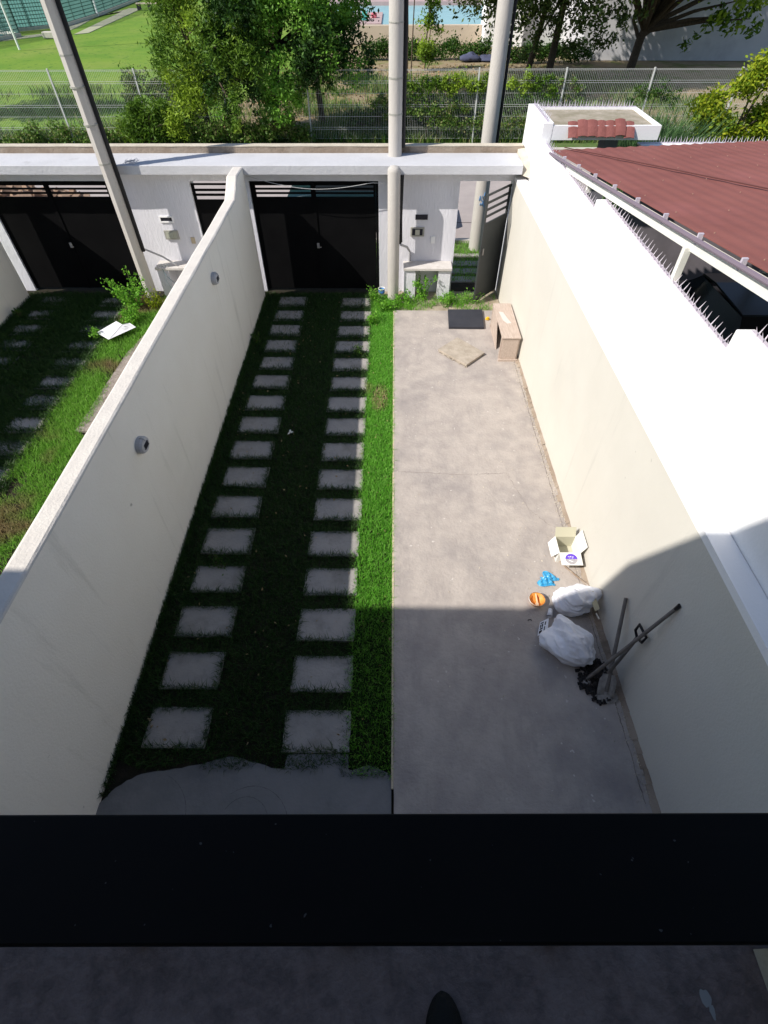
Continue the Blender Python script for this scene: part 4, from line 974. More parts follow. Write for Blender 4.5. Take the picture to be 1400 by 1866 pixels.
herb('weed_bush', 'weeds overhanging the corner of the slab by the grass strip', -.12, 10.28, .20, .20, 16, 22, L_weed, .05)
herb('weed_bush', 'weeds at the gate end of the sunny grass strip, beside the bucket', -.36, 10.72, .28, .16, 14, 26, L_weed, .045)
herb('weed_bush', 'weed clump on the sunny strip a little before the bucket', -.42, 9.75, .24, .14, 10, 24, L_weed, .045)
herb('shrub', 'bushy weed with curling tips by the left pole', -5.45, 10.35, .75, .22, 14, 70, L_weed, .06, lean=.5)
herb('shrub', 'low round green plant below the left pole, nearer us', -5.32, 9.75, .36, .26, 20, 40, L_weed, .05)
herb('shrub', 'yellowish flowering weed tucked between left pole and dividing wall', -4.95, 10.35, .42, .18, 12, 40, L_lime, .05)
herb('shrub', 'thin weed poking up at the corner of the folded sheet', -5.78, 9.10, .30, .12, 8, 22, L_weed, .045)
herb('shrub', 'dark weed at the foot of the dividing wall in shade', -2.62, 9.0, .22, .08, 7, 16, L_bush, .045)
herb('shrub', 'small dark weed at the foot of the far left wall', -7.72, 9.9, .22, .12, 7, 16, L_bush, .05)
herb('shrub', 'dark sprawling weed over a shaded stepping stone, lower left', -2.12, 3.72, .10, .16, 8, 14, L_bush, .03)
herb('shrub', 'spiky dark weed lying over a stepping stone next to the lit grass', -.62, 8.62, .22, .14, 9, 18, L_bush, .04)
p = np.concatenate([rand_rect(-.45, 2.25, 10.27, 10.95, 2600)]); p = clump_mask(p, 3.5, .1)
tag(blades('weeds', p, 0.10, 0.008, L_weed, 0.8, zs=-0.01), kind='stuff')
struct('sandy_strip', MB().box(-.30, 2.3, 10.245, 11.165, -0.05, -0.004), mat('sandy_soil', (.42,.36,.28), (.30,.25,.18), rough=1, scale=5, bump=.8, bscale=40))

# ------------------------------------------------------------------ balcony and houses
t = thing('balcony_railing', 'wide flat black handrail of the balcony in front of the viewer', 'railing', (0, .06, 3.65))
ry = lambda x: .0160*x
rl = [(-2.65,.010+ry(-2.65)),(.915,.010+ry(.915)),(.915,.1135+ry(.915)),(-2.65,.1135+ry(-2.65))]
MB().prism(rl, 4.655, 4.70).build('handrail', M_rail, t, bevel=.002)
for x in np.arange(-2.6, .95, .5): MB().box(x-.02, x+.02, .04+ry(x), .08+ry(x), 3.651, 4.654).build('post', M_rail, t)
MB().prism([(-2.65,.045+ry(-2.65)),(.915,.045+ry(.915)),(.915,.075+ry(.915)),(-2.65,.075+ry(-2.65))], 3.75, 3.78).build('bottom_rail', M_rail, t)
struct('balcony_floor', MB().box(-2.65, 1.10, -1.3, .13, 3.40, 3.65), M_floor)
MB_ = MB()
t = thing('house', 'cream house the photograph is taken from, its balcony and roof slab overhead', 'house', (-.7, -3, 0))
MB().box(.92, 1.08, -1.298, .035, 3.652, 7.15).build('balcony_side_wall', M_house, t)
MB().box(-2.85, -2.655, -1.298, .035, 3.40, 7.15).build('balcony_side_wall', M_house, t)  # unseen left side wall, added to block sun entering across the balcony
MB().box(.895, .918, -1.298, .033, 3.652, 3.72).build('skirting', M_cemtop, t)
MB().box(-3.9, 2.6, -6, -1.3, 0, 7.15).build('wall', M_house, t)
MB().box(1.105, 2.5, -1.298, .0, 3.40, 7.15).build('wall', M_house, t)
MB().hexa([(-4.85,-6,6.36),(2.62,-6,7.155),(2.62,.12,7.155),(-4.85,.12,6.36)], [(-4.86,-6,6.50),(2.62,-6,7.37),(2.62,.12,7.37),(-4.86,.12,6.50)]) if False else None
MB().box(-3.9, 2.62, -6, .12, 7.155, 7.37).build('roof', M_house, t)
MB().hexa([(-4.95,-6,6.30),(-3.905,-6,6.30),(-3.905,.12,6.30),(-4.95,.12,6.30)], [(-4.95,-6,6.45),(-3.905,-6,7.37),(-3.905,.12,7.37),(-4.95,.12,6.45)]).build('roof', M_house, t)  # unseen roof end, sloped to shape the shadow edge on the right wall
t = thing('house', "neighbour's house further left, lower flat roof", 'house', (-7, -3, 0))
MB().box(-14, -3.92, -6, -1.3, 0, 6.28).build('wall', M_house, t)
MB().box(-14, -4.96, -6, .12, 6.285, 6.50).build('roof', M_house, t)
# paint splashes on the balcony floor
d = MB(); 
def splash(mb, x, y, rx, ry, seed, z):
    r = np.random.default_rng(seed); n = 16; P = [(x+rx*math.cos(a)*r.uniform(.75,1.15), y+ry*math.sin(a)*r.uniform(.75,1.15)) for a in np.linspace(0, 2*math.pi, n, endpoint=False)]
    mb.prism(P, z, z+.0015)
splash(d, .745, -.055, .014, .016, 1, 3.6505); splash(d, .752, -.078, .006, .014, 2, 3.6507)
tag(d.build('paint_splash', M_paint), 'white paint splash on the balcony floor near the right edge', 'paint splash')
# shoe and leg of the person holding the camera
t = thing('person', 'tip of a black shoe of the person standing on the balcony', 'person', (.125, -.2, 3.65))
V = []; n = 20; prof = []
for i in range(15):
    u = (i/14)**2; y = -.052 - .26*u
    w_ = .046*math.sqrt(max(0, 1-(1-min(1, u/.36))**2)) if u < .36 else .046 - .010*max(0, (u-.4)/.6)
    h_ = .035 + .045*min(1, u/.5) + (.03*max(0, u-.6)/.4)
    prof.append((y, max(w_, .002), h_ if u > .02 else .025))
for (y, w_, h_) in prof:
    for k in range(n):
        a = 2*math.pi*k/n; V.append((.130 + w_*math.cos(a)*(1.0 if math.sin(a) > -.3 else .98), y, 3.652 + (h_*.5)*(1+math.sin(a))*1.0 if math.sin(a) > 0 else 3.652 + h_*.5*(1+math.sin(a)*1.0)))
Fc = [(i*n+k, i*n+(k+1)%n, (i+1)*n+(k+1)%n, (i+1)*n+k) for i in range(14) for k in range(n)] + [tuple(range(n)), tuple(14*n+k for k in range(n))[::-1]]
MB().add(V, Fc).build('shoe', M_shoe, t, smooth=True)
MB().tube([(.13,-.27,3.72),(.13,-.275,3.80),(.135,-.28,4.05)], [.05,.055,.065], 14).build('trouser_leg', M_shoe, t, smooth=True)

# ------------------------------------------------------------------ street
struct('pavement_verge', MB().box(-60, 60, 11.43, 13.85, -0.3, -0.02), M_verge)
struct('road', MB().box(-60, 60, 14.0, 21.9, -0.3, -0.03), M_road)
struct('road_joint', MB().box(-60, 60, 15.25, 15.29, -0.03, -0.026), mat('joint_dark', (.12,.10,.10), rough=1))
struct('kerb', MB().box(-60, 60, 13.85, 14.0, -0.3, 0.05), M_kerb)
struct('kerb', MB().box(-60, 60, 21.9, 22.1, -0.3, 0.09), M_kerb)
struct('far_verge', MB().box(-60, 60, 22.1, 23.3, -0.3, 0.0), M_verge)
for i in range(3):
    o = MB().box(1.2, 2.2, 11.62+i*.42, 11.88+i*.42, -.02, .012).build('stepping_stone', M_stone)
    tag(o, ['stepping stone just outside the open pedestrian gate', 'middle stepping stone on the verge outside the pedestrian gate', 'stepping stone on the verge nearest the street kerb'][i], 'paving stone', 'stepping stones on the verge')
o = MB().box(1.2, 3.6, 12.98, 13.14, -.02, .012).build('verge_slab', M_stone); tag(o, 'narrow pale paving strip across the sunny verge', 'paving')

def car(x, y, rz, label, paint, Lh=2.05, Wd=.85):
    t = thing('parked_car', label, 'car', (x, y, 0), rz=rz)
    sec = [(-Lh,.45,.62,.78),(-Lh+.1,.28,.80,.95),(-1.5,.24,.88,1.0),(-1.15,.22,.92,1.0),(-.4,.22,.93,1.0),(.5,.22,.92,1.0),(1.1,.22,.88,.98),(Lh-.35,.25,.78,.92),(Lh-.05,.34,.62,.80),(Lh,.42,.55,.70)]
    V = []; n = 0
    for (xx, zb, zt, w) in sec:
        w *= Wd; V += [(xx,-w,zb),(xx,-w*1.02,(zb+zt)/2),(xx,-w*.94,zt),(xx,w*.94,zt),(xx,w*1.02,(zb+zt)/2),(xx,w,zb)]
    F_ = [(i*6+k, (i+1)*6+k, (i+1)*6+(k+1)%6, i*6+(k+1)%6) for i in range(len(sec)-1) for k in range(6)] + [tuple(range(6)), tuple((len(sec)-1)*6+k for k in range(6))[::-1]]
    o = MB().add(V, F_).build('body', paint, t, local=True, smooth=True, bevel=.03)
    R_ = [(-1.35,.90,.80,.90),(-.85,1.38,.66,.78),(.15,1.42,.68,.80),(.62,1.36,.66,.80),(1.18,.91,.78,.90)]
    V = []
    for (xx, z, wt, wb) in R_: V += [(xx,-wt*Wd,z),(xx,wt*Wd,z)]
    top = MB().add(V, [(2*i,2*i+1,2*i+3,2*i+2) for i in range(1,3)]); o = top.build('roof', paint, t, local=True); s_ = o.modifiers.new('s','SOLIDIFY'); s_.thickness = .03
    ws = MB().add([V[0],V[1],V[3],V[2]], [(0,1,2,3)]); ws.build('rear_window', M_win, t, local=True)
    ws = MB().add([V[6],V[7],V[9],V[8]], [(0,1,2,3)]); ws.build('windscreen', M_win, t, local=True)
    for s in (-1, 1):
        sw = MB().add([(-1.32,s*.80*Wd,.91),(-.85,s*.66*Wd,1.37),(.62,s*.66*Wd,1.35),(1.15,s*.78*Wd,.92)], [(0,1,2,3)]); sw.build('side_window', M_win, t, local=True)
        MB().box(.85,.98,s*Wd*.93,s*(Wd*.93+.14),.92,1.03).build('mirror', paint, t, local=True, bevel=.02)
        MB().add([(Lh-.12,s*Wd*.55,.60),(Lh-.10,s*Wd*.78,.60),(Lh-.22,s*Wd*.80,.72),(Lh-.2,s*Wd*.5,.73)], [(0,1,2,3)]).build('headlight', M_glass, t, local=True)
        for xx in (-1.28, 1.25):
            wv = MB().tube([(xx,s*(Wd*.80),.31),(xx,s*(Wd*.80+.17),.31)], .31, 24).build('wheel', M_tyre, t, local=True, bevel=.02)
            MB().tube([(xx,s*(Wd*.80+.171),.31),(xx,s*(Wd*.80+.185),.31)], .19, 16).build('rim', M_rim, wv, local=True)
    return t
car(-.75, 15.3, 0, 'dark teal car parked in the street behind the open yard gate', M_car)
car(5.9, 8.3, math.pi/2, 'dark navy car parked in shade under the red roof', M_navy)
rb = thing('rubble_pile', 'pile of broken brick rubble in the street seen through the neighbouring gate', 'rubble', (-10.6, 15.4, 0))
m = MB()
for i in range(420):
    a = random.uniform(0,6.28); r = 2.3*random.random()**.6; x = -10.6+r*math.cos(a)*1.3; y = 15.6+r*math.sin(a)*.7; z = max(0,.75*(1-r/2.4))+random.uniform(-.05,.05); s = random.uniform(.06,.16)
    mm = Matrix.Rotation(random.uniform(0,3), 3, Vector((random.random(),random.random(),random.random())).normalized())
    m.add([Vector((x,y,z))+mm@Vector((dx*s,dy*s*.6,dz*s*.5)) for dz in (-1,1) for (dx,dy) in ((-1,-1),(1,-1),(1,1),(-1,1))], [(3,2,1,0),(4,5,6,7),(0,1,5,4),(1,2,6,5),(2,3,7,6),(3,0,4,7)])
tag(m.build('broken_bricks', M_rubble, rb), kind='stuff')

# ------------------------------------------------------------------ park fence
YF = 23.1
t = thing('mesh_fence', 'long white welded mesh fence along the park across the street', 'fence', (0, YF, 0))
xs_ = [-24.05 + i*3.0 for i in range(17)]
for i, x in enumerate(xs_):
    MB().box(x-.024, x+.024, YF-.024, YF+.024, 0, 2.15).build('post', M_fence, t)
for i in range(len(xs_)-1):
    a, b_ = xs_[i]+.035, xs_[i+1]-.035; m = MB(); n = int((b_-a)/.062)
    for k in range(n):
        x = a+(b_-a)*(k+.5)/n; m.box(x-.0024, x+.0024, YF-.0024, YF+.0024, .12, 2.12)
    for z in (.14,.42,.48,.80,1.08,1.14,1.46,1.74,1.80,2.08,2.11):
        m.box(a, b_, YF-.008, YF-.0035, z-.004, z+.004)
    m.build('mesh_panel', M_fence, t)

# ------------------------------------------------------------------ park ground
def patch(name, pts, z, m): return struct(name, MB().prism(pts, -0.3, z), m)
patch('park_dirt', [(-7,23.2),(13,23.2),(40,24),(40,48),(12,46),(6,47.9),(-3,47.9),(-5.5,40),(-6.5,33),(-7.5,28)], -0.02, M_dirt)
patch('park_path', [(-26.6,73),(-27.5,73.5),(-28.0,66),(-26.6,58.5),(-26.2,54.5),(-29,50.5),(-34,49),(-34,50.2),(-30,51.5),(-27.2,55.2),(-27.5,58.5),(-28.8,66.5)][::-1], -0.03, M_path)
patch('park_path', [(-25.0,54.0),(-24.2,54.9),(-26.2,74),(-27.6,74)], -0.025, M_path)
# lawn tufts near the fence and on the dirt
p = np.concatenate([rand_rect(-24, -5, 22.98, 24.2, 260), rand_rect(-5, 14, 23.0, 24.4, 260), clump_mask(rand_rect(-24, -6, 24, 34, 60), .8, .4), clump_mask(rand_rect(-6, 14, 23.6, 36, 150), .9, .1)])
tag(blades('park_grass', p, 0.30, 0.035, L_vine, 0.7, zs=-0.02), kind='stuff')
q = rand_rect(-7, 9, 23.4, 40, 14)
tag(leaves('fallen_leaves', np.concatenate([q, np.full((len(q),1), .01)], 1), .10, mat('dry_leaf', (.35,.25,.12), (.25,.17,.08), rough=.9, scale=3), asp=.8), kind='stuff')

# terrace and pool
t = thing('pool_terrace', 'raised beige terrace wall with a turquoise pool at the back of the park', 'pool', (2, 55, 0))
MB().box(-6, 6.0, 48.0, 48.6, 0, .95).build('retaining_wall', M_terrace, t)
MB().box(-6, 10, 48.61, 62.5, 0, .90).build('pool_basin', M_pool, t)
MB().box(-6, 10, 62.51, 120, 0, 1.15).build('pool_deck', M_pink, t)
MB().box(-6.1, -.9, 48.65, 56, .902, 1.0).build('side_deck', M_pink, t)
t = thing('park_gatehouse', 'small white block wall at the end of the turquoise pool', 'wall', (6.8, 47.4, 0))
MB().box(6.02, 8.6, 46.6, 49.0, 0, 2.3).build('wall_body', M_white, t)
MB().box(8.62, 12.0, 47.2, 49.0, 0, 2.9).build('wall_wing', M_wall2, t)
o = MB().box(-5, 11, 43.5, 44.4, 0, .45); 
t = thing('large_building', 'large windowless white wall behind the forked tree', 'building', (22, 43, 0))
MB().hexa([(11.2,41.2,0),(42,40.0,0),(42,52,0),(11.2,52,0)], [(11.2,41.2,9),(42,40.0,9),(42,52,9),(11.2,52,9)]).build('wall', M_wall2, t)
MB().box(19.3,19.6,40.80,40.86,2.5,2.8).build('vent', M_dark, t)
# tarpaulin bundle
m = MB(); blob(m, (4.6, 40.9, .15), (.42,.3,.30), 31, .35, 20, 9, fold=.2); blob(m, (5.6, 41.1, .10), (.75,.35,.20), 32, .35, 20, 9, fold=.2); m.v = [(x,y,max(z,-.02)) for x,y,z in m.v]
tag(m.build('tarpaulin', M_cloth, smooth=True), 'dark blue tarpaulin bundle on the ground before the pool terrace', 'tarpaulin')
# people by the pool, far away: only colourful parasol-like dots are readable
cols = [(.1,.5,.45),(.6,.15,.2),(.75,.6,.1),(.15,.25,.6),(.7,.7,.7)]
for i in range(7):
    x = -5.2 + i*.62; y = 50.5 + (i*37 % 5)*.8
    o = MB().box(x-.2, x+.2, y-.3, y+.3, 1.002, 1.25+.1*(i%3)).build('pool_bag', mat(f'bag_colour_{i%5}', cols[i%5], rough=.7), bevel=.06)
    tag(o, ['small teal','small dark red','small yellow','small blue','small white','second teal','second red'][i]+' bag on the pink deck beside the pool', 'bag', 'bags on the pool deck')

# green court fence
def line_fence(name, label, pts, h, m_mesh, m_post, sp=3.0):
    t = thing(name, label, 'fence', (*pts[0], 0))
    for a, b_ in zip(pts[:-1], pts[1:]):
        a = Vector((*a, 0)); b_ = Vector((*b_, 0)); d = b_-a; L = d.length; d /= L; n = max(1, round(L/sp))
        for i in range(n+1):
            q = a+d*L*i/n; MB().tube([q, q+Vector((0,0,h))], .05, 6).build('post', m_post, t)
        m = MB(); k = int(L/.22)
        for i in range(k):
            q = a+d*L*(i+.5)/k; m.bar(q+Vector((0,0,.1)), q+Vector((0,0,h)), .05, .01)
        z = .2
        while z < h: m.bar(a+Vector((0,0,z)), b_+Vector((0,0,z)), .01, .05); z += .22
        m.build('mesh_panel', m_mesh, t)
        MB().bar(a+Vector((0,0,.08)), b_+Vector((0,0,.08)), .2, .2).build('base_kerb', M_kerb, t)
line_fence('court_fence', 'dark green mesh fence round the sports court, top left of the park', [(-32.5,38.5),(-28.6,52.8),(-36,58)], 3.5, M_green, M_green)
line_fence('court_fence', 'long green mesh fence at the far side of the park lawn', [(-33,52.5),(-27.7,58.5),(-27.9,66),(-30,88)], 3.5, M_green, M_green)
struct('court_floor', MB().prism([(-60,30),(-32.6,38.5),(-28.7,52.8),(-34,56),(-60,60)], -.3, -.02), mat('court_blue', (.10,.25,.30), (.13,.30,.33), rough=.9, scale=.5))
struct('court_floor', MB().prism([(-60,62),(-34,56),(-28,59),(-28.3,66),(-31,88),(-60,88)], -.3, -.015), mat('court_green', (.07,.20,.16), (.09,.24,.19), rough=.9, scale=.5))
t = thing('lamp_post', 'slim white lamp post on the park lawn by the court', 'lamp post', (-25.4, 46.1, 0))
MB().tube([(-25.4,46.1,0),(-25.4,46.1,7)], .07, 10).build('shaft', M_white, t); MB().box(-25.7,-24.7,46.0,46.2,7.0,7.12).build('lamp_head', M_grey, t)
t = thing('lamp_post', 'white lamp post beside the far bench of the park', 'lamp post', (-27.6, 76, 0))
MB().tube([(-27.9,66.5,0),(-27.9,66.5,7)], .09, 10).build('shaft', M_white, t); MB().box(-28.2,-27.2,66.4,66.6,7.0,7.12).build('lamp_head', M_grey, t)
t = thing('park_bench', 'small dark bench at the far end of the park path', 'bench', (-24.8, 72, 0))
MB().box(-26.0,-23.4,71.8,72.3,.42,.50).build('seat', M_terrace, t)
for x in (-25.8,-24.7,-23.6): MB().box(x-.15,x+.15,71.85,72.25,0,.419).build('leg', M_dark, t)
o = MB().box(-26.3,-25.2,51.6,52.1,-.03,.35).build('concrete_block', M_kerb, bevel=.05); tag(o, 'pale concrete block at the corner of the court fence', 'block')

# ------------------------------------------------------------------ trees
def tree(name, label, base, trunks, clumps, nleaf, size, m, cat='tree', group=None, droop=.0, asp=.5, sig=.5, surf=0.65, bark=None):
    """trunks: list of polylines with radii; clumps: (centre, radius xyz) of the crown"""
    t = thing(name, label, cat, base, group)
    tr = MB()
    for pts, r0, r1 in trunks:
        k = len(pts); tr.tube(pts, [r0+(r1-r0)*i/(k-1) for i in range(k)], 9)
    # limbs to the clumps
    for (c, r) in clumps[::2]:
        p0 = Vector(trunks[0][0][-1]); c = Vector(c); mid = (p0+c)/2+Vector((random.uniform(-.3,.3), random.uniform(-.3,.3), .15)); tr.tube([p0, mid, c], [trunks[0][2]*.7, trunks[0][2]*.4, .015], 6)
    tr.build('trunk', bark or M_bark, t, smooth=True)
    C = []; vol = np.array([r[0]*r[1]*r[2] for c, r in clumps])**.75; vol /= vol.sum()
    for (c, r), v in zip(clumps, vol):
        n = int(nleaf*v); ns = max(4, int(n/45))
        d = rng.normal(size=(ns,3)); d /= np.linalg.norm(d, axis=1)[:,None]; rad = rng.uniform(surf, 1.08, ns)[:,None]
        sc = np.array(c)+d*rad*np.array(r)
        idx = rng.integers(0, ns, n); sg = sig*np.mean(r)*.33
        P_ = sc[idx]+rng.normal(size=(n,3))*sg*np.array([1,1,.8]) - np.array([0,0,1])*(rng.random(n)**2*droop*sg*5)[:,None]
        C.append(P_)
    C = np.concatenate(C); C = C[C[:,2] > .03]
    leaves('crown', C, size, m, parent=t, off=base, droop=droop, asp=asp)
    return t
def ring_clumps(c, R, n, r, seed, zlo=-.7, zhi=1.0):
    rr = np.random.default_rng(seed); out = []
    for i in range(n):
        a = rr.uniform(0, 6.28); z = rr.uniform(zlo, zhi); q = math.sqrt(max(0,1-z*z))*rr.uniform(.55, 1)
        out.append(((c[0]+R[0]*q*math.cos(a), c[1]+R[1]*q*math.sin(a), c[2]+R[2]*z), tuple(r*rr.uniform(.7,1.25) for _ in range(3))))
    return out
tree('broadleaf_tree', 'big dense dark green tree growing behind the park fence', (-4.5,23.8,0), [([(-4.5,23.8,0),(-4.4,23.9,1.2),(-4.1,24.0,2.6)], .16, .12), ([(-2.9,25.9,0),(-3.0,25.6,1.5),(-3.6,25,2.6)], .12, .09)],
     ring_clumps((-4.1,24.2,4.4), (2.75,2.2,3.2), 36, .74, 3, -.80) + [((-2.6,22.9,2.1),(.6,.5,.5)),((-3.3,22.8,1.7),(.5,.45,.45)),((-4.0,22.5,1.25),(.6,.45,.55)),((-4.7,22.6,1.2),(.5,.4,.5)),((-6.0,22.7,1.5),(.6,.45,.6)),((-1.3,23.6,2.3),(.6,.6,.7)),((-3.6,22.4,2.2),(.8,.5,.6)),((-4.9,22.4,2.1),(.8,.5,.6)),((-2.4,22.6,2.6),(.7,.5,.6)),((-5.9,22.6,2.6),(.6,.5,.6))], 82000, .12, L_tree, sig=.62, droop=.25)
tree('drooping_tree', 'yellow green tree with drooping sprays left of the big dark tree', (-7.0,23.6,0), [([(-7.0,23.6,0),(-7.0,23.6,1.4),(-7.1,23.7,2.4)], .11, .07)],
     ring_clumps((-7.1,23.6,2.8), (1.15,.9,1.9), 15, .55, 5, -.85) + [((-5.0,22.1,3.0),(.45,.35,.5)),((-6.2,22.3,3.3),(.5,.4,.5)),((-5.2,21.9,2.0),(.22,.22,.7)),((-5.7,22.0,2.8),(.45,.35,.5)), ((-4.75,21.9,2.5),(.35,.3,.45)), ((-5.5,21.9,1.3),(.2,.2,.6))], 22000, .14, L_tree2, droop=.55, asp=.28, sig=.8)
tree('palm_bush', 'low dark feathery bush against the mesh fence near the left pole', (-8.9,22.7,0), [([(-8.9,22.7,0),(-8.9,22.7,.5)], .07, .05)],
     [((-9.5,22.75,.55),(.55,.3,.5)),((-8.7,22.75,.7),(.6,.3,.6)),((-8.0,22.7,.6),(.5,.3,.5)),((-9.1,22.7,1.05),(.4,.25,.35)),((-8.3,22.75,1.05),(.35,.25,.3))], 7000, .17, L_tree2, cat='bush', droop=.3, asp=.22, sig=.9, surf=.4)
tree('climber_bush', 'loose pale bush climbing the mesh fence above the feathery bush', (-8.8,23.4,0), [([(-8.7,23.45,0),(-8.8,23.4,1.2)], .03, .02)],
     [((-9.2,23.4,1.75),(.45,.25,.45)),((-8.5,23.4,1.55),(.4,.25,.5)),((-8.1,23.4,1.3),(.3,.2,.5)),((-9.6,23.4,1.3),(.25,.2,.3))], 2600, .10, L_vine, cat='bush', sig=1.0, surf=.3)
tree('weed_bank', 'yellowish weeds along the fence under the drooping tree', (-6.0,22.9,0), [([(-6.0,22.9,0),(-6.0,22.9,.4)], .02, .01)],
     [((-7.2+i*.65,22.9,.3+.12*(i%3)),(.4,.2,.35)) for i in range(7)], 6000, .11, L_vine, cat='weeds', sig=1.0, surf=.3)
tree('weed_bank', 'green weeds at the fence foot beneath the left pole', (-11.5,22.9,0), [([(-11.5,22.9,0),(-11.5,22.9,.4)], .02, .01)],
     [((-14+i*.8,22.9,.2+.1*(i%3)),(.5,.2,.25)) for i in range(9)], 4200, .10, L_vine, cat='weeds', sig=1.0, surf=.3)
tree('shade_tree', 'tall hidden-crowned tree shading the park ground behind the middle pole', (3.4,34,0), [([(3.4,37.5,0),(3.4,37.5,2),(3.2,37.3,4.5)], .13, .12)],
     ring_clumps((-1.2,31.0,6.6), (3.4,2.6,1.5), 16, 1.2, 17), 9000, .26, L_tree, sig=.9) if False else None
tree('broadleaf_tree', 'leafy tree beyond the left edge of view shading the lawn behind the fence', (-21.5,26.5,0), [([(-21.5,26.5,0),(-21.4,26.5,2),(-21.2,26.5,4)], .2, .15)],
     ring_clumps((-20.8,26.6,5.4), (2.6,1.6,1.2), 14, .95, 41), 9000, .22, L_tree, sig=.9)
tree('broadleaf_tree', 'high crowned tree whose shade dapples the dirt behind the middle pole', (.08,29.5,0), [([(.08,29.5,0),(.09,29.5,2.5),(.0,29.4,5)], .13, .11)],
     ring_clumps((-.2,28.2,6.6), (3.4,2.4,1.5), 22, 1.1, 17), 16000, .24, L_tree, sig=.95)
# vines on the fence, each stretch a plant
for i, (x, z, w_, h_, m_, lb) in enumerate([
    (1.2,1.65,1.1,.40,L_tree2,'bright vine on the fence top just right of the middle pole'),
    (2.5,1.7,.8,.40,L_tree2,'bright vine on the fence top left of the street pole'),
    (1.6,1.0,1.0,.5,L_vine,'thin dry creeper low on the fence right of the middle pole'),
    (4.9,1.7,.7,.45,L_tree2,'vine on the fence right of the street pole'),
    (6.0,1.5,.6,.6,L_vine,'darker creeper on the fence behind the gate canopy'),
    (9.2,1.4,.7,.6,L_bush,'dark creeper on the fence above the tall reeds'),
    (.0,1.2,.6,.6,L_vine,'dry creeper on the fence behind the middle pole'),
    (3.2,.6,1.6,.35,L_vine,'pale undergrowth at the fence foot beside the street pole')]):
    cl_ = [((x-w_+2*w_*k/6, YF+.05, z+.12*math.sin(k*2.3+i)),(w_*.32,.16,h_*.5)) for k in range(7)]
    tree('fence_vine', lb, (x,YF+.1,0), [([(x,YF+.1,0),(x+.1,YF+.1,z)], .02, .012)], cl_, int(2600*w_*(1.2 if m_ is L_tree2 else .8)), .085, m_, cat='vine', group='climbers on the mesh fence', sig=1.0, surf=.2)
for i, (x, y, w_, m_, lb) in enumerate([
    (2.0, 41.6, 3.4, L_bush, 'low dark hedge before the pool terrace, left of the street pole'),
    (8.8, 40.4, 2.4, L_bush, 'low dark hedge under the spreading tree'),
    (1.2, 25.2, 1.5, L_bush, 'dark shrub clump behind the fence right of the middle pole'),
    (4.9, 25.4, 1.4, L_bush, 'dark shrub clump behind the fence right of the street pole'),
    (-1.0, 24.2, .7, L_bush, 'small dark shrub behind the fence left of the middle pole'),
    (7.4, 25.0, 1.2, L_vine, 'dry tangled shrub behind the gate canopy')]):
    cl_ = [((x-w_+2*w_*k/7, y+.2*math.sin(k*1.7+i), .42+.18*math.sin(k*2.9+i)), (w_*.22, .4, .42)) for k in range(8)]
    tree('hedge_shrub', lb, (x, y, 0), [([(x, y, 0), (x+.05, y, .3)], .03, .02)], cl_, int(2600*w_), .13, m_, cat='shrub', group='shrubs in the park', sig=1.0, surf=.3)
tree('sapling', 'slender young tree between the middle pole and the turquoise pool', (1.75,38,0), [([(1.75,38,0),(1.78,38,1.4),(1.9,38,2.6)], .04, .025)],
     [((1.85,38,1.0),(.5,.4,.6)),((2.0,38,1.9),(.55,.4,.5)),((1.9,38,.5),(.35,.3,.4)),((2.1,38,2.7),(.4,.4,.4))], 1800, .15, L_tree2, sig=1.1, surf=.2)
tree('sapling', 'bare thin twin stems left of the young tree by the pool', (.5,37,0), [([(.75,37,0),(.72,37,2),(.6,37,5)], .04, .03), ([(.95,37,0),(1.0,37,2),(1.1,37,5)], .035, .025)], [((.8,37,3.6),(.5,.4,.4))], 260, .14, L_vine)
# forked tree before the large white wall, boughs hanging into view
tree('forked_tree', 'forked dark trunk tree before the large white wall, boughs overhead', (13.4,38.2,0),
     [([(13.4,38.2,-.1),(13.5,38.2,1.2),(13.6,38.2,1.6)], .24, .20), ([(13.55,38.2,1.4),(13.9,38.2,2.6),(14.2,38.2,4.4)], .17, .10), ([(13.5,38.2,1.35),(14.6,38.0,2.2),(17.0,37.6,3.3),(18.5,37.5,4.0)], .14, .07), ([(13.4,38.2,1.3),(12.9,38.3,2.0),(12.9,38.3,4.2)], .10, .06)],
     ring_clumps((14,35.5,6.8), (6.5,4.2,2.6), 52, 1.5, 9) + [((17.6,36.6,2.9),(.9,.7,.5)),((16.6,36.6,2.1),(.7,.6,.5)),((18.2,36.4,2.2),(.6,.5,.5)),((15.6,36.6,1.35),(.45,.4,.35)),((17.3,36.6,2.3),(.8,.6,.5)),((13.6,37,3.1),(.6,.5,.3))],
     52000, .25, L_tree2, sig=.8, droop=.2)
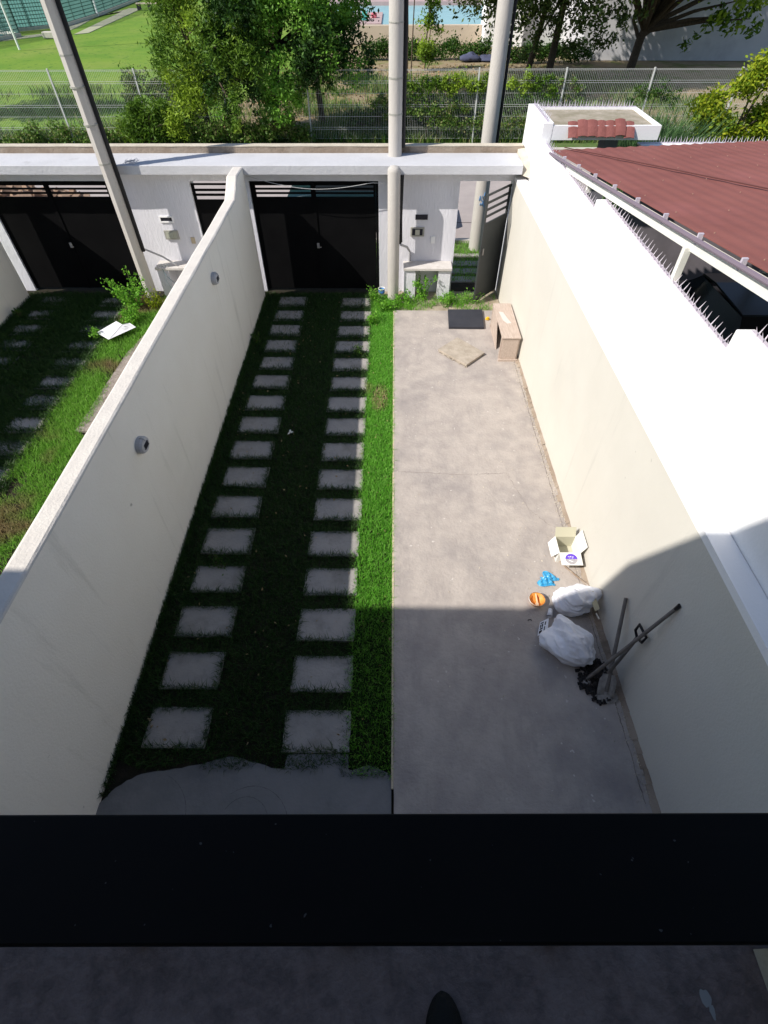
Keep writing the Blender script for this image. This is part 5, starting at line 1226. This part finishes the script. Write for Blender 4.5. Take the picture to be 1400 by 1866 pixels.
tree('spreading_tree', 'spreading grey green tree whose low boughs hang right of the street pole', (8.6,36,0),
     [([(8.2,35.5,0),(8.3,35.5,2),(8.4,35.5,4)], .20, .15), ([(7.2,36.2,0),(7.5,36,2),(7.8,35.8,4)], .16, .12)],
     ring_clumps((7.0,33.8,5.9), (5.6,3.4,2.7), 48, 1.35, 13, -.9) + [((5.4,34,2.9),(.8,.7,.5)),((9.0,33.8,2.4),(.8,.7,.6)),((10.2,33.8,2.0),(.8,.7,.7)),((7.4,34,1.9),(.8,.7,.6)),((6.6,34,2.5),(.8,.7,.5)),((8.3,34,1.5),(.7,.6,.5)),((11.0,33.8,2.7),(.7,.7,.5)),((4.6,33.9,3.0),(.5,.5,.3)),((6.9,34.6,1.2),(.5,.4,.7))],
     60000, .19, L_far, sig=.8)
tree('lime_shrub', 'vivid yellow green shrub in the street behind the neighbouring roof', (8.9,16.0,0), [([(8.9,16,0),(8.8,16,1),(8.7,16,1.8)], .07, .05), ([(9.3,16.1,0),(9.7,16.2,1.4),(9.6,16.2,2.4)], .06, .04)],
     [((7.7,15.8,2.45),(.30,.3,.28)),((8.15,15.9,2.0),(.38,.35,.30)),((7.6,15.9,1.55),(.40,.35,.25)),((8.6,16,1.65),(.4,.35,.3)),((8.4,15.9,2.85),(.3,.3,.2)),((8.8,16,3.15),(.35,.3,.22)),((9.4,16,3.2),(.45,.35,.25)),((9.7,16,2.5),(.45,.4,.3)),((9.2,16,2.15),(.35,.3,.25)),((9.6,16,1.6),(.5,.4,.35)),((9.0,16,1.2),(.6,.4,.3)),((8.0,15.8,1.1),(.5,.4,.3))],
     24000, .115, L_lime, cat='shrub', droop=.25, asp=.38, sig=1.15, surf=.4)
n = 3200; a = rng.uniform(0, 6.28, n); r = rng.random(n)**.5
rd = thing('reed_clump', 'tall arching reeds between the gate canopy and the lime shrub', 'reeds', (6.4, 15.2, 0))
P_ = np.stack([6.45+.75*r*np.cos(a), 15.3+.5*r*np.sin(a)], 1)
blades('reed_blades', P_, 2.0, .036, L_reed, .45, zs=0.0, parent=rd, off=(6.4,15.2,0))
for o in bpy.data.objects:
    if '_w' in o: del o['_w']
